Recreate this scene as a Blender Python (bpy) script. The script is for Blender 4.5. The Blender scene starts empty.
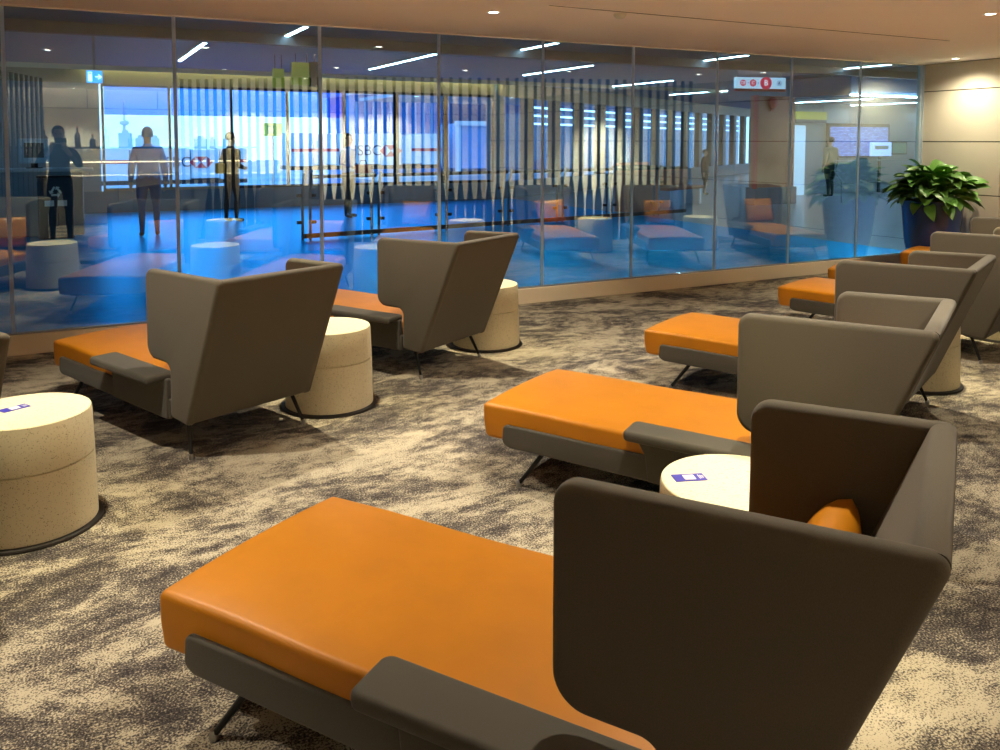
import bpy, bmesh, math, random
from mathutils import Vector, Matrix, Quaternion
PI = math.pi
rnd = random.Random(7)
S = bpy.context.scene
C = S.collection
R = math.radians

# ------------------------------------------------------------------ helpers
def link(name, data, parent=None):
    o = bpy.data.objects.new(name, data); C.objects.link(o)
    if parent is not None: o.parent = parent
    return o

def obj(name, bm, m=None, parent=None, smooth=True, ang=35):
    me = bpy.data.meshes.new(name)
    bmesh.ops.recalc_face_normals(bm, faces=bm.faces)
    bm.to_mesh(me); bm.free()
    if m is not None:
        for k in (m if isinstance(m, (list, tuple)) else [m]): me.materials.append(k)
    if smooth:
        me.polygons.foreach_set('use_smooth', [True]*len(me.polygons))
        try: me.set_sharp_from_angle(angle=R(ang))
        except Exception: pass
    return link(name, me, parent)

def tag(o, label=None, cat=None, group=None, kind=None):
    if label: o['label'] = label
    if cat: o['category'] = cat
    if group: o['group'] = group
    if kind: o['kind'] = kind
    return o

def struct(o, label=None):
    o['kind'] = 'structure'
    if label: o['label'] = label
    return o

def empty(name, loc=(0,0,0), rz=0, **k):
    o = link(name, None); o.location = loc; o.rotation_euler = (0,0,rz)
    o.empty_display_size = .1
    return tag(o, **k)

def kids(o, pool=None): return [c for c in S.objects if c.parent == o]

def copy_tree(o, parent=None):
    c = o.copy(); C.objects.link(c)
    if parent is not None: c.parent = parent
    for ch in list(o.children): copy_tree(ch, c)
    return c

def box(bm, c, s, rot=None, bev=0, seg=2):
    M = Matrix.Translation(c)
    if rot is not None: M = M @ (rot if isinstance(rot, Matrix) else Matrix.Rotation(rot, 4, 'Z'))
    M = M @ Matrix.Diagonal((*s, 1))
    r = bmesh.ops.create_cube(bm, size=1, matrix=M)
    if bev:
        es = list({e for v in r['verts'] for e in v.link_edges})
        bmesh.ops.bevel(bm, geom=es, offset=bev, segments=seg, profile=.5, affect='EDGES')
    return r['verts']

def prism(bm, pts, axis, a, b, bev=0, seg=3):
    """closed polygon extruded along axis ('x','y','z') from a to b"""
    def P(p, t):
        return {'y': (p[0], t, p[1]), 'x': (t, p[0], p[1]), 'z': (p[0], p[1], t)}[axis]
    A = [bm.verts.new(P(p, a)) for p in pts]; B = [bm.verts.new(P(p, b)) for p in pts]
    n = len(pts); fa = bm.faces.new(A); fb = bm.faces.new(list(reversed(B)))
    for i in range(n): bm.faces.new((A[i], B[i], B[(i+1) % n], A[(i+1) % n]))
    if bev:
        es = list(set(fa.edges) | set(fb.edges))
        bmesh.ops.bevel(bm, geom=es, offset=bev, segments=seg, profile=.5, affect='EDGES')
    return A + B

def rpoly(pts, seg=6):
    """pts: (u, v, radius) -> rounded polygon"""
    out = []; n = len(pts)
    for i in range(n):
        p0 = Vector(pts[i-1][:2]); p = Vector(pts[i][:2]); p1 = Vector(pts[(i+1) % n][:2]); r = pts[i][2]
        if r <= 0: out.append(tuple(p)); continue
        a = (p0-p).normalized(); b = (p1-p).normalized(); th = a.angle(b)
        t = min(r/math.tan(th/2), .48*(p0-p).length, .48*(p1-p).length); r2 = t*math.tan(th/2)
        c = p + (a+b).normalized()*(r2/math.sin(th/2))
        s = p+a*t-c; e = p+b*t-c
        a0 = math.atan2(s.y, s.x); d = math.atan2(e.y, e.x)-a0
        while d > PI: d -= 2*PI
        while d < -PI: d += 2*PI
        for k in range(seg+1):
            q = a0+d*k/seg; out.append((c.x+r2*math.cos(q), c.y+r2*math.sin(q)))
    return out

def inset(pts, d):
    n = len(pts); out = []
    ar = sum(pts[i-1][0]*pts[i][1]-pts[i][0]*pts[i-1][1] for i in range(n)); sg = 1 if ar > 0 else -1
    for i in range(n):
        p = Vector(pts[i]); a = (p-Vector(pts[i-1])).normalized(); b = (Vector(pts[(i+1) % n])-p).normalized()
        na = Vector((-a.y, a.x))*sg; nb = Vector((-b.y, b.x))*sg; m = (na+nb).normalized()
        out.append(p+m*(d/max(.5, m.dot(na))))
    return out

def softprism(bm, pts, axis, a, b, r, seg=4):
    """polygon extruded along axis with evenly rounded rims"""
    lo, hi = min(a, b), max(a, b); r = min(r, (hi-lo)/2*.98)
    def P(p, t): return {'y': (p[0], t, p[1]), 'x': (t, p[0], p[1]), 'z': (p[0], p[1], t)}[axis]
    prof = [(r*(1-math.sin(PI/2*k/seg)), lo+r*(1-math.cos(PI/2*k/seg))) for k in range(seg+1)]
    prof += [(i, hi+lo-t) for i, t in reversed(prof)]
    rings = [[bm.verts.new(P(p, t)) for p in inset(pts, i)] for i, t in prof]; n = len(pts)
    for A, B in zip(rings, rings[1:]):
        for i in range(n): bm.faces.new((A[i], A[(i+1) % n], B[(i+1) % n], B[i]))
    bm.faces.new(list(reversed(rings[0]))); bm.faces.new(rings[-1])

def lathe(bm, prof, n=48, c=(0,0)):
    rings = []
    for r, z in prof:
        if r < 1e-6: rings.append([bm.verts.new((c[0], c[1], z))])
        else: rings.append([bm.verts.new((c[0]+r*math.cos(2*PI*i/n), c[1]+r*math.sin(2*PI*i/n), z)) for i in range(n)])
    for A, B in zip(rings, rings[1:]):
        for i in range(n):
            j = (i+1) % n
            if len(A) == 1: bm.faces.new((A[0], B[i], B[j]))
            elif len(B) == 1: bm.faces.new((A[i], A[j], B[0]))
            else: bm.faces.new((A[i], A[j], B[j], B[i]))

def tube(bm, pts, r0, r1=None, n=10, caps=True):
    r1 = r0 if r1 is None else r1
    pts = [Vector(p) for p in pts]; rings = []; m = len(pts)
    up = None
    for i, p in enumerate(pts):
        d = (pts[min(i+1, m-1)]-pts[max(i-1, 0)]).normalized()
        if up is None: up = d.orthogonal().normalized()
        u = (up-d*up.dot(d)).normalized(); up = u; w = d.cross(u); r = r0+(r1-r0)*i/max(1, m-1)
        rings.append([bm.verts.new(p+(u*math.cos(2*PI*k/n)+w*math.sin(2*PI*k/n))*r) for k in range(n)])
    for A, B in zip(rings, rings[1:]):
        for k in range(n): bm.faces.new((A[k], A[(k+1) % n], B[(k+1) % n], B[k]))
    if caps:
        bm.faces.new(list(reversed(rings[0]))); bm.faces.new(rings[-1])

def rbox(bm, c, s, r, n=(8,8,4), deform=None):
    """rounded box from subdivided cube"""
    h = Vector(s)/2; grid = {}
    def axis(k):
        hh = h[k]; t = [-hh, -hh+r*.3, -hh+r*.65, -hh+r]
        for i in range(1, n[k]): t.append(-hh+r+(2*hh-2*r)*i/n[k])
        return t+[hh-r, hh-r*.65, hh-r*.3, hh]
    ax = [axis(k) for k in range(3)]
    def vert(i, j, k):
        key = (i, j, k)
        if key not in grid:
            p = Vector((ax[0][i], ax[1][j], ax[2][k]))
            q = Vector([max(-h[a]+r, min(h[a]-r, p[a])) for a in range(3)]); d = p-q
            if d.length > 1e-9: p = q+d.normalized()*r
            if deform: p = deform(p)
            grid[key] = bm.verts.new(p+Vector(c))
        return grid[key]
    N = [len(a)-1 for a in ax]
    for a in range(3):
        b, d = (a+1) % 3, (a+2) % 3
        for side in (0, N[a]):
            for i in range(N[b]):
                for j in range(N[d]):
                    q = []
                    for (u, v) in ((i, j), (i+1, j), (i+1, j+1), (i, j+1)):
                        t = [0, 0, 0]; t[a] = side; t[b] = u; t[d] = v; q.append(vert(*t))
                    bm.faces.new(q if side else list(reversed(q)))

def text_mesh(body, size, m, parent=None, name='lettering', depth=.004, align='CENTER'):
    cu = bpy.data.curves.new(name, 'FONT'); cu.body = body; cu.size = size; cu.extrude = depth
    cu.align_x = align; cu.align_y = 'CENTER'
    t = bpy.data.objects.new(name, cu); C.objects.link(t)
    dg = bpy.context.evaluated_depsgraph_get(); me = bpy.data.meshes.new_from_object(t.evaluated_get(dg))
    bpy.data.objects.remove(t); bpy.data.curves.remove(cu)
    me.materials.clear(); me.materials.append(m)
    return link(name, me, parent)

# ------------------------------------------------------------------ materials
def mat(name, col, rough=.5, metal=0, spec=.5, var=0, vscale=8, bump=0, bscale=60, emit=None, estr=0, coord='Object', sheen=0):
    m = bpy.data.materials.new(name); m.use_nodes = True
    nt = m.node_tree; N = nt.nodes; L = nt.links; b = N['Principled BSDF']
    b.inputs['Base Color'].default_value = (*col, 1); b.inputs['Roughness'].default_value = rough
    b.inputs['Metallic'].default_value = metal; b.inputs['Specular IOR Level'].default_value = spec
    if sheen: b.inputs['Sheen Weight'].default_value = sheen
    tc = N.new('ShaderNodeTexCoord')
    if var:
        n = N.new('ShaderNodeTexNoise'); n.inputs['Scale'].default_value = vscale; n.inputs['Detail'].default_value = 5
        L.new(tc.outputs[coord], n.inputs['Vector'])
        r = N.new('ShaderNodeValToRGB'); r.color_ramp.elements[0].position = .3; r.color_ramp.elements[1].position = .7
        r.color_ramp.elements[0].color = (*[c*(1-var) for c in col], 1)
        r.color_ramp.elements[1].color = (*[min(1, c*(1+var)) for c in col], 1)
        L.new(n.outputs['Fac'], r.inputs['Fac']); L.new(r.outputs['Color'], b.inputs['Base Color'])
    if bump:
        n2 = N.new('ShaderNodeTexNoise'); n2.inputs['Scale'].default_value = bscale; n2.inputs['Detail'].default_value = 4
        L.new(tc.outputs[coord], n2.inputs['Vector'])
        bp = N.new('ShaderNodeBump'); bp.inputs['Strength'].default_value = bump; bp.inputs['Distance'].default_value = .01
        L.new(n2.outputs['Fac'], bp.inputs['Height']); L.new(bp.outputs['Normal'], b.inputs['Normal'])
    if emit is not None:
        b.inputs['Emission Color'].default_value = (*emit, 1); b.inputs['Emission Strength'].default_value = estr
    return m

def fabric(name, col, rough=.85, scale=700):
    m = mat(name, col, rough, spec=.25, sheen=.15); nt = m.node_tree; N = nt.nodes; L = nt.links; b = N['Principled BSDF']
    tc = N.new('ShaderNodeTexCoord')
    mp = N.new('ShaderNodeMapping'); mp.inputs['Scale'].default_value = (1, 1, .35); L.new(tc.outputs['Object'], mp.inputs['Vector'])
    n = N.new('ShaderNodeTexNoise'); n.inputs['Scale'].default_value = scale; n.inputs['Detail'].default_value = 3
    L.new(mp.outputs['Vector'], n.inputs['Vector'])
    r = N.new('ShaderNodeValToRGB'); r.color_ramp.elements[0].position = .3; r.color_ramp.elements[1].position = .7
    r.color_ramp.elements[0].color = (*[c*.86 for c in col], 1); r.color_ramp.elements[1].color = (*[c*1.12 for c in col], 1)
    L.new(n.outputs['Fac'], r.inputs['Fac']); L.new(r.outputs['Color'], b.inputs['Base Color'])
    bp = N.new('ShaderNodeBump'); bp.inputs['Strength'].default_value = .05; bp.inputs['Distance'].default_value = .002
    L.new(n.outputs['Fac'], bp.inputs['Height']); L.new(bp.outputs['Normal'], b.inputs['Normal'])
    return m

def carpet_mat():
    m = mat('patterned_carpet', (.2,.17,.13), .95, spec=.1); nt = m.node_tree; N = nt.nodes; L = nt.links; b = N['Principled BSDF']
    tc = N.new('ShaderNodeTexCoord')
    mp = N.new('ShaderNodeMapping'); mp.inputs['Scale'].default_value = (1.0, 1.55, 1); mp.inputs['Rotation'].default_value = (0, 0, R(-14))
    L.new(tc.outputs['Object'], mp.inputs['Vector'])
    n = N.new('ShaderNodeTexNoise'); n.inputs['Scale'].default_value = 1.35; n.inputs['Detail'].default_value = 12; n.inputs['Roughness'].default_value = .74
    n.inputs['Distortion'].default_value = .5
    L.new(mp.outputs['Vector'], n.inputs['Vector'])
    k1 = N.new('ShaderNodeValToRGB'); k1.color_ramp.elements[0].position = .435; k1.color_ramp.elements[1].position = .565
    L.new(n.outputs['Fac'], k1.inputs['Fac'])
    sp = N.new('ShaderNodeTexNoise'); sp.inputs['Scale'].default_value = 150; sp.inputs['Detail'].default_value = 2; sp.inputs['Roughness'].default_value = .6
    L.new(tc.outputs['Object'], sp.inputs['Vector'])
    s2 = N.new('ShaderNodeTexNoise'); s2.inputs['Scale'].default_value = 9; s2.inputs['Detail'].default_value = 6; s2.inputs['Roughness'].default_value = .7
    L.new(mp.outputs['Vector'], s2.inputs['Vector'])
    a = N.new('ShaderNodeMath'); a.operation = 'MULTIPLY_ADD'; a.inputs[1].default_value = .21
    L.new(k1.outputs['Color'], a.inputs[0]); L.new(sp.outputs['Fac'], a.inputs[2])
    a2 = N.new('ShaderNodeMath'); a2.operation = 'MULTIPLY_ADD'; a2.inputs[1].default_value = .66
    L.new(s2.outputs['Fac'], a2.inputs[0]); L.new(a.outputs['Value'], a2.inputs[2])
    r = N.new('ShaderNodeValToRGB'); e = r.color_ramp.elements
    e[0].position = .68; e[0].color = (.030,.026,.027,1); e[1].position = 1.08; e[1].color = (.50,.435,.32,1)
    for p, c in ((.80, (.062,.054,.055,1)), (.90, (.15,.128,.105,1)), (.985, (.31,.268,.20,1))):
        k = e.new(p); k.color = c
    L.new(a2.outputs['Value'], r.inputs['Fac']); L.new(r.outputs['Color'], b.inputs['Base Color'])
    bp = N.new('ShaderNodeBump'); bp.inputs['Strength'].default_value = .5; bp.inputs['Distance'].default_value = .006
    L.new(sp.outputs['Fac'], bp.inputs['Height']); L.new(bp.outputs['Normal'], b.inputs['Normal'])
    return m

def speckle_mat(name, col, dots, rough=.6):
    m = mat(name, col, rough, spec=.3); nt = m.node_tree; N = nt.nodes; L = nt.links; b = N['Principled BSDF']
    tc = N.new('ShaderNodeTexCoord')
    v = N.new('ShaderNodeTexVoronoi'); v.inputs['Scale'].default_value = 150; L.new(tc.outputs['Object'], v.inputs['Vector'])
    n = N.new('ShaderNodeTexNoise'); n.inputs['Scale'].default_value = 60; L.new(tc.outputs['Object'], n.inputs['Vector'])
    ml = N.new('ShaderNodeMath'); ml.operation = 'MULTIPLY_ADD'; ml.inputs[1].default_value = .55; L.new(n.outputs['Fac'], ml.inputs[0]); L.new(v.outputs['Distance'], ml.inputs[2])
    r = N.new('ShaderNodeValToRGB'); e = r.color_ramp.elements
    e[0].position = .40; e[0].color = (*dots, 1); e[1].position = .56; e[1].color = (*col, 1)
    L.new(ml.outputs['Value'], r.inputs['Fac']); L.new(r.outputs['Color'], b.inputs['Base Color'])
    return m

def glass_mat(name, tint, refl, rtint=(1,1,1), rough=0.0, fall=2.2):
    m = bpy.data.materials.new(name); m.use_nodes = True; nt = m.node_tree; N = nt.nodes; L = nt.links
    N.remove(N['Principled BSDF']); out = N['Material Output']
    t = N.new('ShaderNodeBsdfTransparent'); t.inputs['Color'].default_value = (*tint, 1)
    g = N.new('ShaderNodeBsdfGlossy'); g.inputs['Roughness'].default_value = rough; g.inputs['Color'].default_value = (*rtint, 1)
    lw = N.new('ShaderNodeLayerWeight'); lw.inputs['Blend'].default_value = .5; fr = N.new('ShaderNodeMath'); fr.operation = 'POWER'; fr.inputs[1].default_value = fall; L.new(lw.outputs['Facing'], fr.inputs[0])
    ad = N.new('ShaderNodeMath'); ad.operation = 'ADD'; ad.inputs[1].default_value = refl; ad.use_clamp = True
    L.new(fr.outputs['Value'], ad.inputs[0])
    mx = N.new('ShaderNodeMixShader'); L.new(ad.outputs['Value'], mx.inputs['Fac'])
    L.new(t.outputs['BSDF'], mx.inputs[1]); L.new(g.outputs['BSDF'], mx.inputs[2]); L.new(mx.outputs['Shader'], out.inputs['Surface'])
    return m

def glow(name, col, strength):
    return mat(name, col, .5, emit=col, estr=strength)

M = {}
M['carpet'] = carpet_mat()
M['leather'] = mat('orange_leather', (.54,.195,.004), .45, spec=.4, var=.07, vscale=5, bump=.10, bscale=14)
M['shell'] = fabric('taupe_fabric', (.106,.091,.068))
M['rail'] = fabric('charcoal_fabric', (.080,.072,.058))
M['black_metal'] = mat('black_metal', (.02,.02,.022), .35, metal=.7)
M['steel'] = mat('brushed_steel', (.45,.45,.46), .3, metal=1)
M['terrazzo'] = speckle_mat('cream_terrazzo', (.76,.69,.50), (.36,.28,.15))
M['dark_plinth'] = mat('dark_plinth', (.02,.016,.014), .6)
M['seam'] = mat('table_seam', (.40,.34,.25), .7)
M['blue_label'] = mat('blue_label', (.05,.045,.42), .4)
M['white_label'] = mat('white_label', (.85,.84,.8), .5)
M['ceiling'] = mat('lounge_ceiling_paint', (.95,.87,.90), .9, spec=.1)
M['slot'] = mat('dark_slot', (.05,.035,.03), .8)
M['cream_panel'] = mat('cream_wall_panel', (.72,.66,.54), .55, var=.03, vscale=2)
M['joint'] = mat('panel_joint', (.10,.09,.075), .8)
M['marble'] = mat('cream_marble', (.80,.70,.52), .35, var=.10, vscale=1.6)
M['curb'] = mat('cream_curb', (.86,.74,.55), .6)
M['glass'] = glass_mat('partition_glass', (.68,.92,1.0), .16, fall=2.6)
M['clear_glass'] = glass_mat('clear_glass', (.80,.90,.98), .02, fall=6)
M['window_glass'] = glass_mat('window_glass', (.88,.95,1.0), .02, fall=7)
M['glass_edge'] = mat('pale_glass_edge', (.86,.95,1.0), .35)
_n = M['glass_edge'].node_tree; _t = _n.nodes.new('ShaderNodeBsdfTranslucent'); _t.inputs['Color'].default_value = (.86,.95,1.0,1)
_a = _n.nodes.new('ShaderNodeMixShader'); _a.inputs['Fac'].default_value = .75
_n.links.new(_n.nodes['Principled BSDF'].outputs['BSDF'], _a.inputs[1]); _n.links.new(_t.outputs['BSDF'], _a.inputs[2]); _n.links.new(_a.outputs['Shader'], _n.nodes['Material Output'].inputs['Surface'])
M['corr_floor'] = None
M['corr_ceiling'] = mat('corridor_ceiling_daylit', (.24,.36,.52), .7)  # window daylight put into the lighter blue of the far ceiling
M['corr_ceiling_near'] = mat('corridor_ceiling_shaded', (.045,.065,.11), .8)  # same ceiling away from the windows, its shade put into a darker colour
M['beam'] = mat('dark_beam', (.035,.03,.032), .6)
M['corr_wall'] = mat('corridor_wall', (.38,.39,.42), .6)
M['sill'] = mat('grey_sill', (.13,.19,.26), .6)
M['win_frame'] = mat('dark_window_frame', (.012,.012,.018), .45, metal=.2)
M['brown_frame'] = mat('dark_brown_column', (.045,.026,.022), .5)
M['tan_frame'] = mat('tan_mullion', (.40,.29,.18), .5)
M['slat'] = mat('dark_slat', (.018,.018,.022), .5)
M['lamp'] = glow('lamp_lens', (1.0,.90,.70), 14)
M['tube_lamp'] = glow('linear_lamp', (.82,.91,1.0), 32)
M['trim_white'] = mat('white_trim', (.75,.72,.66), .5)
M['brown_panel'] = mat('brown_wood_panel', (.55,.15,.08), .5, var=.12, vscale=3)
M['red'] = mat('red_paint', (.72,.015,.03), .4)
M['white'] = mat('white_paint', (.8,.8,.8), .5)
M['leaf'] = mat('green_leaf', (.11,.27,.04), .40, var=.5, vscale=4.5)
M['stem'] = mat('green_stem', (.16,.26,.06), .6)
M['pot'] = mat('blue_glazed_pot', (.012,.05,.26), .25, spec=.6)
M['soil'] = mat('soil', (.03,.02,.013), .95, bump=.6, bscale=40)

def corridor_floor_mat():  # blue of the window daylight is painted into this floor's colour and gloss
    m = bpy.data.materials.new('daylight_tinted_floor'); m.use_nodes = True; nt = m.node_tree; N = nt.nodes; L = nt.links
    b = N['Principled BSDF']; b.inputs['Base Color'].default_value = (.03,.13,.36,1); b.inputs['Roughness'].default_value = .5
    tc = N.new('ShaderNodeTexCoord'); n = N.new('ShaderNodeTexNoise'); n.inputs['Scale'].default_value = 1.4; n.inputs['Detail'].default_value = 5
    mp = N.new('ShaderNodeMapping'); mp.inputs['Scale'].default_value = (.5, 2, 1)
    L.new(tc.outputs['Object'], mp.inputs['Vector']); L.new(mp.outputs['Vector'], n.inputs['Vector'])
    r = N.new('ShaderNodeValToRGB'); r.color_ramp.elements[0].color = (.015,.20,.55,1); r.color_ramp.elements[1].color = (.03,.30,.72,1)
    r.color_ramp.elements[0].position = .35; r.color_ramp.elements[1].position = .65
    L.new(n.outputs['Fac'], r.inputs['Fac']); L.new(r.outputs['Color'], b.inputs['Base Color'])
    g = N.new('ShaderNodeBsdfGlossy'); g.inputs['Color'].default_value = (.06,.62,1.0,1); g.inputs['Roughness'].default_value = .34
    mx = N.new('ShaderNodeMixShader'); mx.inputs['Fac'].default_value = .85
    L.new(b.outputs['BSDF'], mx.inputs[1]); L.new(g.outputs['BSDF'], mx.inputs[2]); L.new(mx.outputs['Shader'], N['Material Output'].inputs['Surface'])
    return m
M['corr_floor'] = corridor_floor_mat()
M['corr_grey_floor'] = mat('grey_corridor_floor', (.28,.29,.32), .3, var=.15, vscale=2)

# ------------------------------------------------------------------ camera
D = 6.86          # the glass partition stands at y = D
HC = 2.5          # lounge ceiling
cam = bpy.data.cameras.new('camera'); co = link('camera', cam)
cam.sensor_width = 36; cam.lens = 831.6/1000*36; cam.clip_start = .02; cam.clip_end = 500
cam.shift_y = -(375-194.8)/1000
co.location = (0, 0, 1.55)
co.rotation_euler = (Matrix.Rotation(-.4781, 4, 'Z') @ Matrix.Rotation(PI/2-.0651, 4, 'X') @ Matrix.Rotation(.0016, 4, 'Z')).to_euler()
S.camera = co

# ------------------------------------------------------------------ room shell
WR0 = Vector((9.5, D)); WDIR = Vector((-.045, -1)).normalized(); WANG = math.atan2(WDIR.y, WDIR.x)
def wall_pt(s, off=0):   # along the right wall, off = into the room
    nrm = Vector((WDIR.y, -WDIR.x))
    if nrm.x > 0: nrm = -nrm
    return WR0+WDIR*s+nrm*off

def slab(name, x0, x1, y0, y1, z0, z1, m, kind='structure', parent=None):
    bm = bmesh.new(); box(bm, ((x0+x1)/2, (y0+y1)/2, (z0+z1)/2), (x1-x0, y1-y0, z1-z0))
    o = obj(name, bm, m, parent, smooth=False)
    if kind and parent is None: o['kind'] = kind
    return o

slab('floor', -6, 9.9, -4.6, D-.02, -.12, 0, M['carpet'])
bm = bmesh.new(); box(bm, (1.95, 1.58, HC+.06), (15.9, 10.56, .12)); ceil = struct(obj('ceiling', bm, M['ceiling'], smooth=False))
bm = bmesh.new(); box(bm, (5.23, 5.10, HC-.0015), (4.4, .008, .003)); struct(obj('ceiling_slot', bm, M['slot'], ceil))
slab('wall_left', -6.1, -6, -4.6, D, 0, HC, M['cream_panel'])
# right wall: large cream panels with open joints
bm = bmesh.new(); zs = [0, .30, .92, 1.545, 2.165, HC]; s = 0.0; bays = [1.05]*11
rotm = WANG
for k, w in enumerate(bays):
    for z0, z1 in zip(zs, zs[1:]):
        c = wall_pt(s+w/2, -.012); box(bm, (c.x, c.y, (z0+z1)/2), (w-.012, .024, z1-z0-.012), rotm)
    s += w
wr = struct(obj('wall_right', bm, M['cream_panel'], smooth=False))
bm = bmesh.new(); c = wall_pt(s/2, -.06); box(bm, (c.x, c.y, HC/2), (s, .07, HC), rotm); struct(obj('wall_backing', bm, M['joint'], wr, smooth=False))
# back wall behind the camera: lower cream cabinet wall, grey bulkhead, lit marble band
YB = -4.4
bm = bmesh.new()
for k in range(12):
    x0 = -6+k*1.27
    box(bm, (x0+.635, YB-.03, .45), (1.255, .06, .9)); box(bm, (x0+.635, YB-.03, 2.43), (1.255, .06, .52))
wb = struct(obj('wall_back', bm, M['cream_panel'], smooth=False))
bm = bmesh.new(); box(bm, (1.6, YB-.08, 1.53), (15.3, .06, 1.26)); struct(obj('marble_band', bm, M['marble'], wb, smooth=False))
bm = bmesh.new(); box(bm, (1.6, YB-.15, 1.44), (15.9, .06, 2.88)); struct(obj('wall_backing', bm, M['joint'], wb, smooth=False))
bm = bmesh.new(); box(bm, (1.6, YB+.02, .07), (15.2, .02, .14)); struct(obj('baseboard_back', bm, M['slot'], smooth=False))
slab('ceiling_cove', -6.1, 9.9, -4.75, -3.6, 2.86, 2.95, M['ceiling'])
slab('wall_cove', -6.1, 9.9, -3.72, -3.6, HC-.001, 2.87, M['ceiling'])
# cream curb under the glass
bm = bmesh.new(); box(bm, (2.0, D+.03, .0725), (15.0, .12, .145), bev=.004, seg=1); struct(obj('trim_1', bm, M['curb'], smooth=False))
bm = bmesh.new(); box(bm, (2.0, D+.02, .150), (15.0, .05, .012)); struct(obj('trim_2', bm, M['steel'], smooth=False))
# header closing the gap between the two ceilings
slab('wall_header', -6.1, 9.9, D+.005, D+.14, HC-.004, 3.2, M['beam'])
slab('trim_7', -6, 9.6, D+.10, D+.24, 0, .10, M['glass_edge'])
slab('trim_8', -6, 9.6, D+.30, D+.38, 0, .07, M['beam'])
# glass panes with pale silicone joints
edges = [-6.03, -4.9, -3.78, -2.65, -1.52, -.39, .74, 1.87, 2.94, 4.01, 5.06, 6.16, 7.25, 8.37, 9.49]
for i, (a, b) in enumerate(zip(edges, edges[1:])):
    bm = bmesh.new(); box(bm, ((a+b)/2, D, (.157+HC)/2), (b-a-.012, .012, HC-.157))
    w = struct(obj('window_%d' % (i+1), bm, M['glass'], smooth=False))
    bm = bmesh.new(); box(bm, (a, D, (.157+HC)/2), (.026, .016, HC-.157))
    struct(obj('glass_joint', bm, M['glass_edge'], w, smooth=False))
bm = bmesh.new(); box(bm, (1.73, D-.012, HC-.006), (15.5, .012, .012)); struct(obj('trim_3', bm, M['trim_white'], smooth=False))
bm = bmesh.new(); box(bm, (9.47, D-.0, 1.32), (.05, .06, 2.34)); struct(obj('trim_4', bm, M['glass_edge'], smooth=False))

# ------------------------------------------------------------------ lounge chairs
def make_chair():
    t = empty('lounge_chair')
    # seat cushion
    def dfm(p):
        q = p.copy(); x = p.x+.705
        if p.z > 0:
            u = max(0, 1-(p.y/.345)**2)
            q.z += .012*u + .0035*math.sin(x*23+p.y*9)*u*max(0, min(1, (1.0-x)/.5))
        if p.x > .70 and p.z < 0: q.x -= .02*(-p.z/.0775)**2
        if x < .10: q.y *= .305/.345
        q.y += .004*math.sin(x*9)*(1 if abs(p.y) > .3 else 0)
        return q
    bm = bmesh.new(); rbox(bm, (.705, 0, .2775), (1.53, .70, .155), .020, (22, 10, 2), dfm)
    obj('seat_cushion', bm, M['leather'], t, ang=60)
    bm = bmesh.new(); box(bm, (.66, 0, .188), (1.40, .60, .026), bev=.008); obj('seat_base', bm, M['rail'], t)
    for sg in (1, -1):
        pr = rpoly([(1.352,.279,.024), (1.358,.192,.026), (1.32,.177,.03), (.09,.172,.02), (.09,.281,.02)], 8)
        bm = bmesh.new(); softprism(bm, pr, 'y', sg*.342, sg*.366, .010); obj('side_rail', bm, M['rail'], t, ang=50)
    pr = rpoly([(.725,.376,.012), (.668,.281,.03), (.655,.176,.012), (.10,.174,.012), (.10,.376,.012)], 8)
    bm = bmesh.new(); softprism(bm, pr, 'y', .345, .374, .009); obj('arm_support', bm, M['rail'], t, ang=50)
    pr = rpoly([(.738,.316,.03), (.725,.474,.03), (.115,.466,.025), (.115,.316,.02)], 8)
    bm = bmesh.new(); softprism(bm, pr, 'z', .362, .404, .016); obj('armrest', bm, M['rail'], t, ang=50)
    n = Vector((.924, .38))
    bo = Vector((-.072,.174)); to = Vector((-.379,.914))
    q = [bo+n*.0012, to+n*.0012, to+n*.056+Vector((.0105,-.0235)), bo+n*.056]
    pr = rpoly([(*q[0], .02), (*q[1], .022), (*q[2], .02), (*q[3], .02)], 6)
    bm = bmesh.new(); prism(bm, pr, 'y', -.3405, .3405); obj('backrest', bm, M['shell'], t, ang=50)
    for sg, xf in ((1, .306), (-1, .085)):
        if sg > 0:
            pts = [(-.379,.914,.024), (xf,.905,.05), (xf,.453,.075), (.082,.450,.045), (.088,.187,.03), (-.072,.174,.024)]
        else:
            pts = [(-.379,.914,.024), (xf,.905,.05), (xf+.005,.187,.05), (-.072,.174,.024)]
        bm = bmesh.new(); softprism(bm, rpoly(pts, 10), 'y', sg*.314, sg*.367, .020, 5)
        obj('side_wing', bm, M['shell'], t, ang=50)
    for (fx, tx) in ((-.045, .03), (1.285, 1.165)):
        for sg in (1, -1):
            bm = bmesh.new(); tube(bm, [(tx, sg*.30, .18), (fx, sg*.333, .012)], .0115, .0085)
            l = obj('leg', bm, M['black_metal'], t)
            bm = bmesh.new(); lathe(bm, [(0,.0), (.012,.0), (.013,.012), (.009,.026), (0,.026)], 14, (fx, sg*.3335)); obj('leg_foot', bm, M['steel'], l)
    return t

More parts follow.
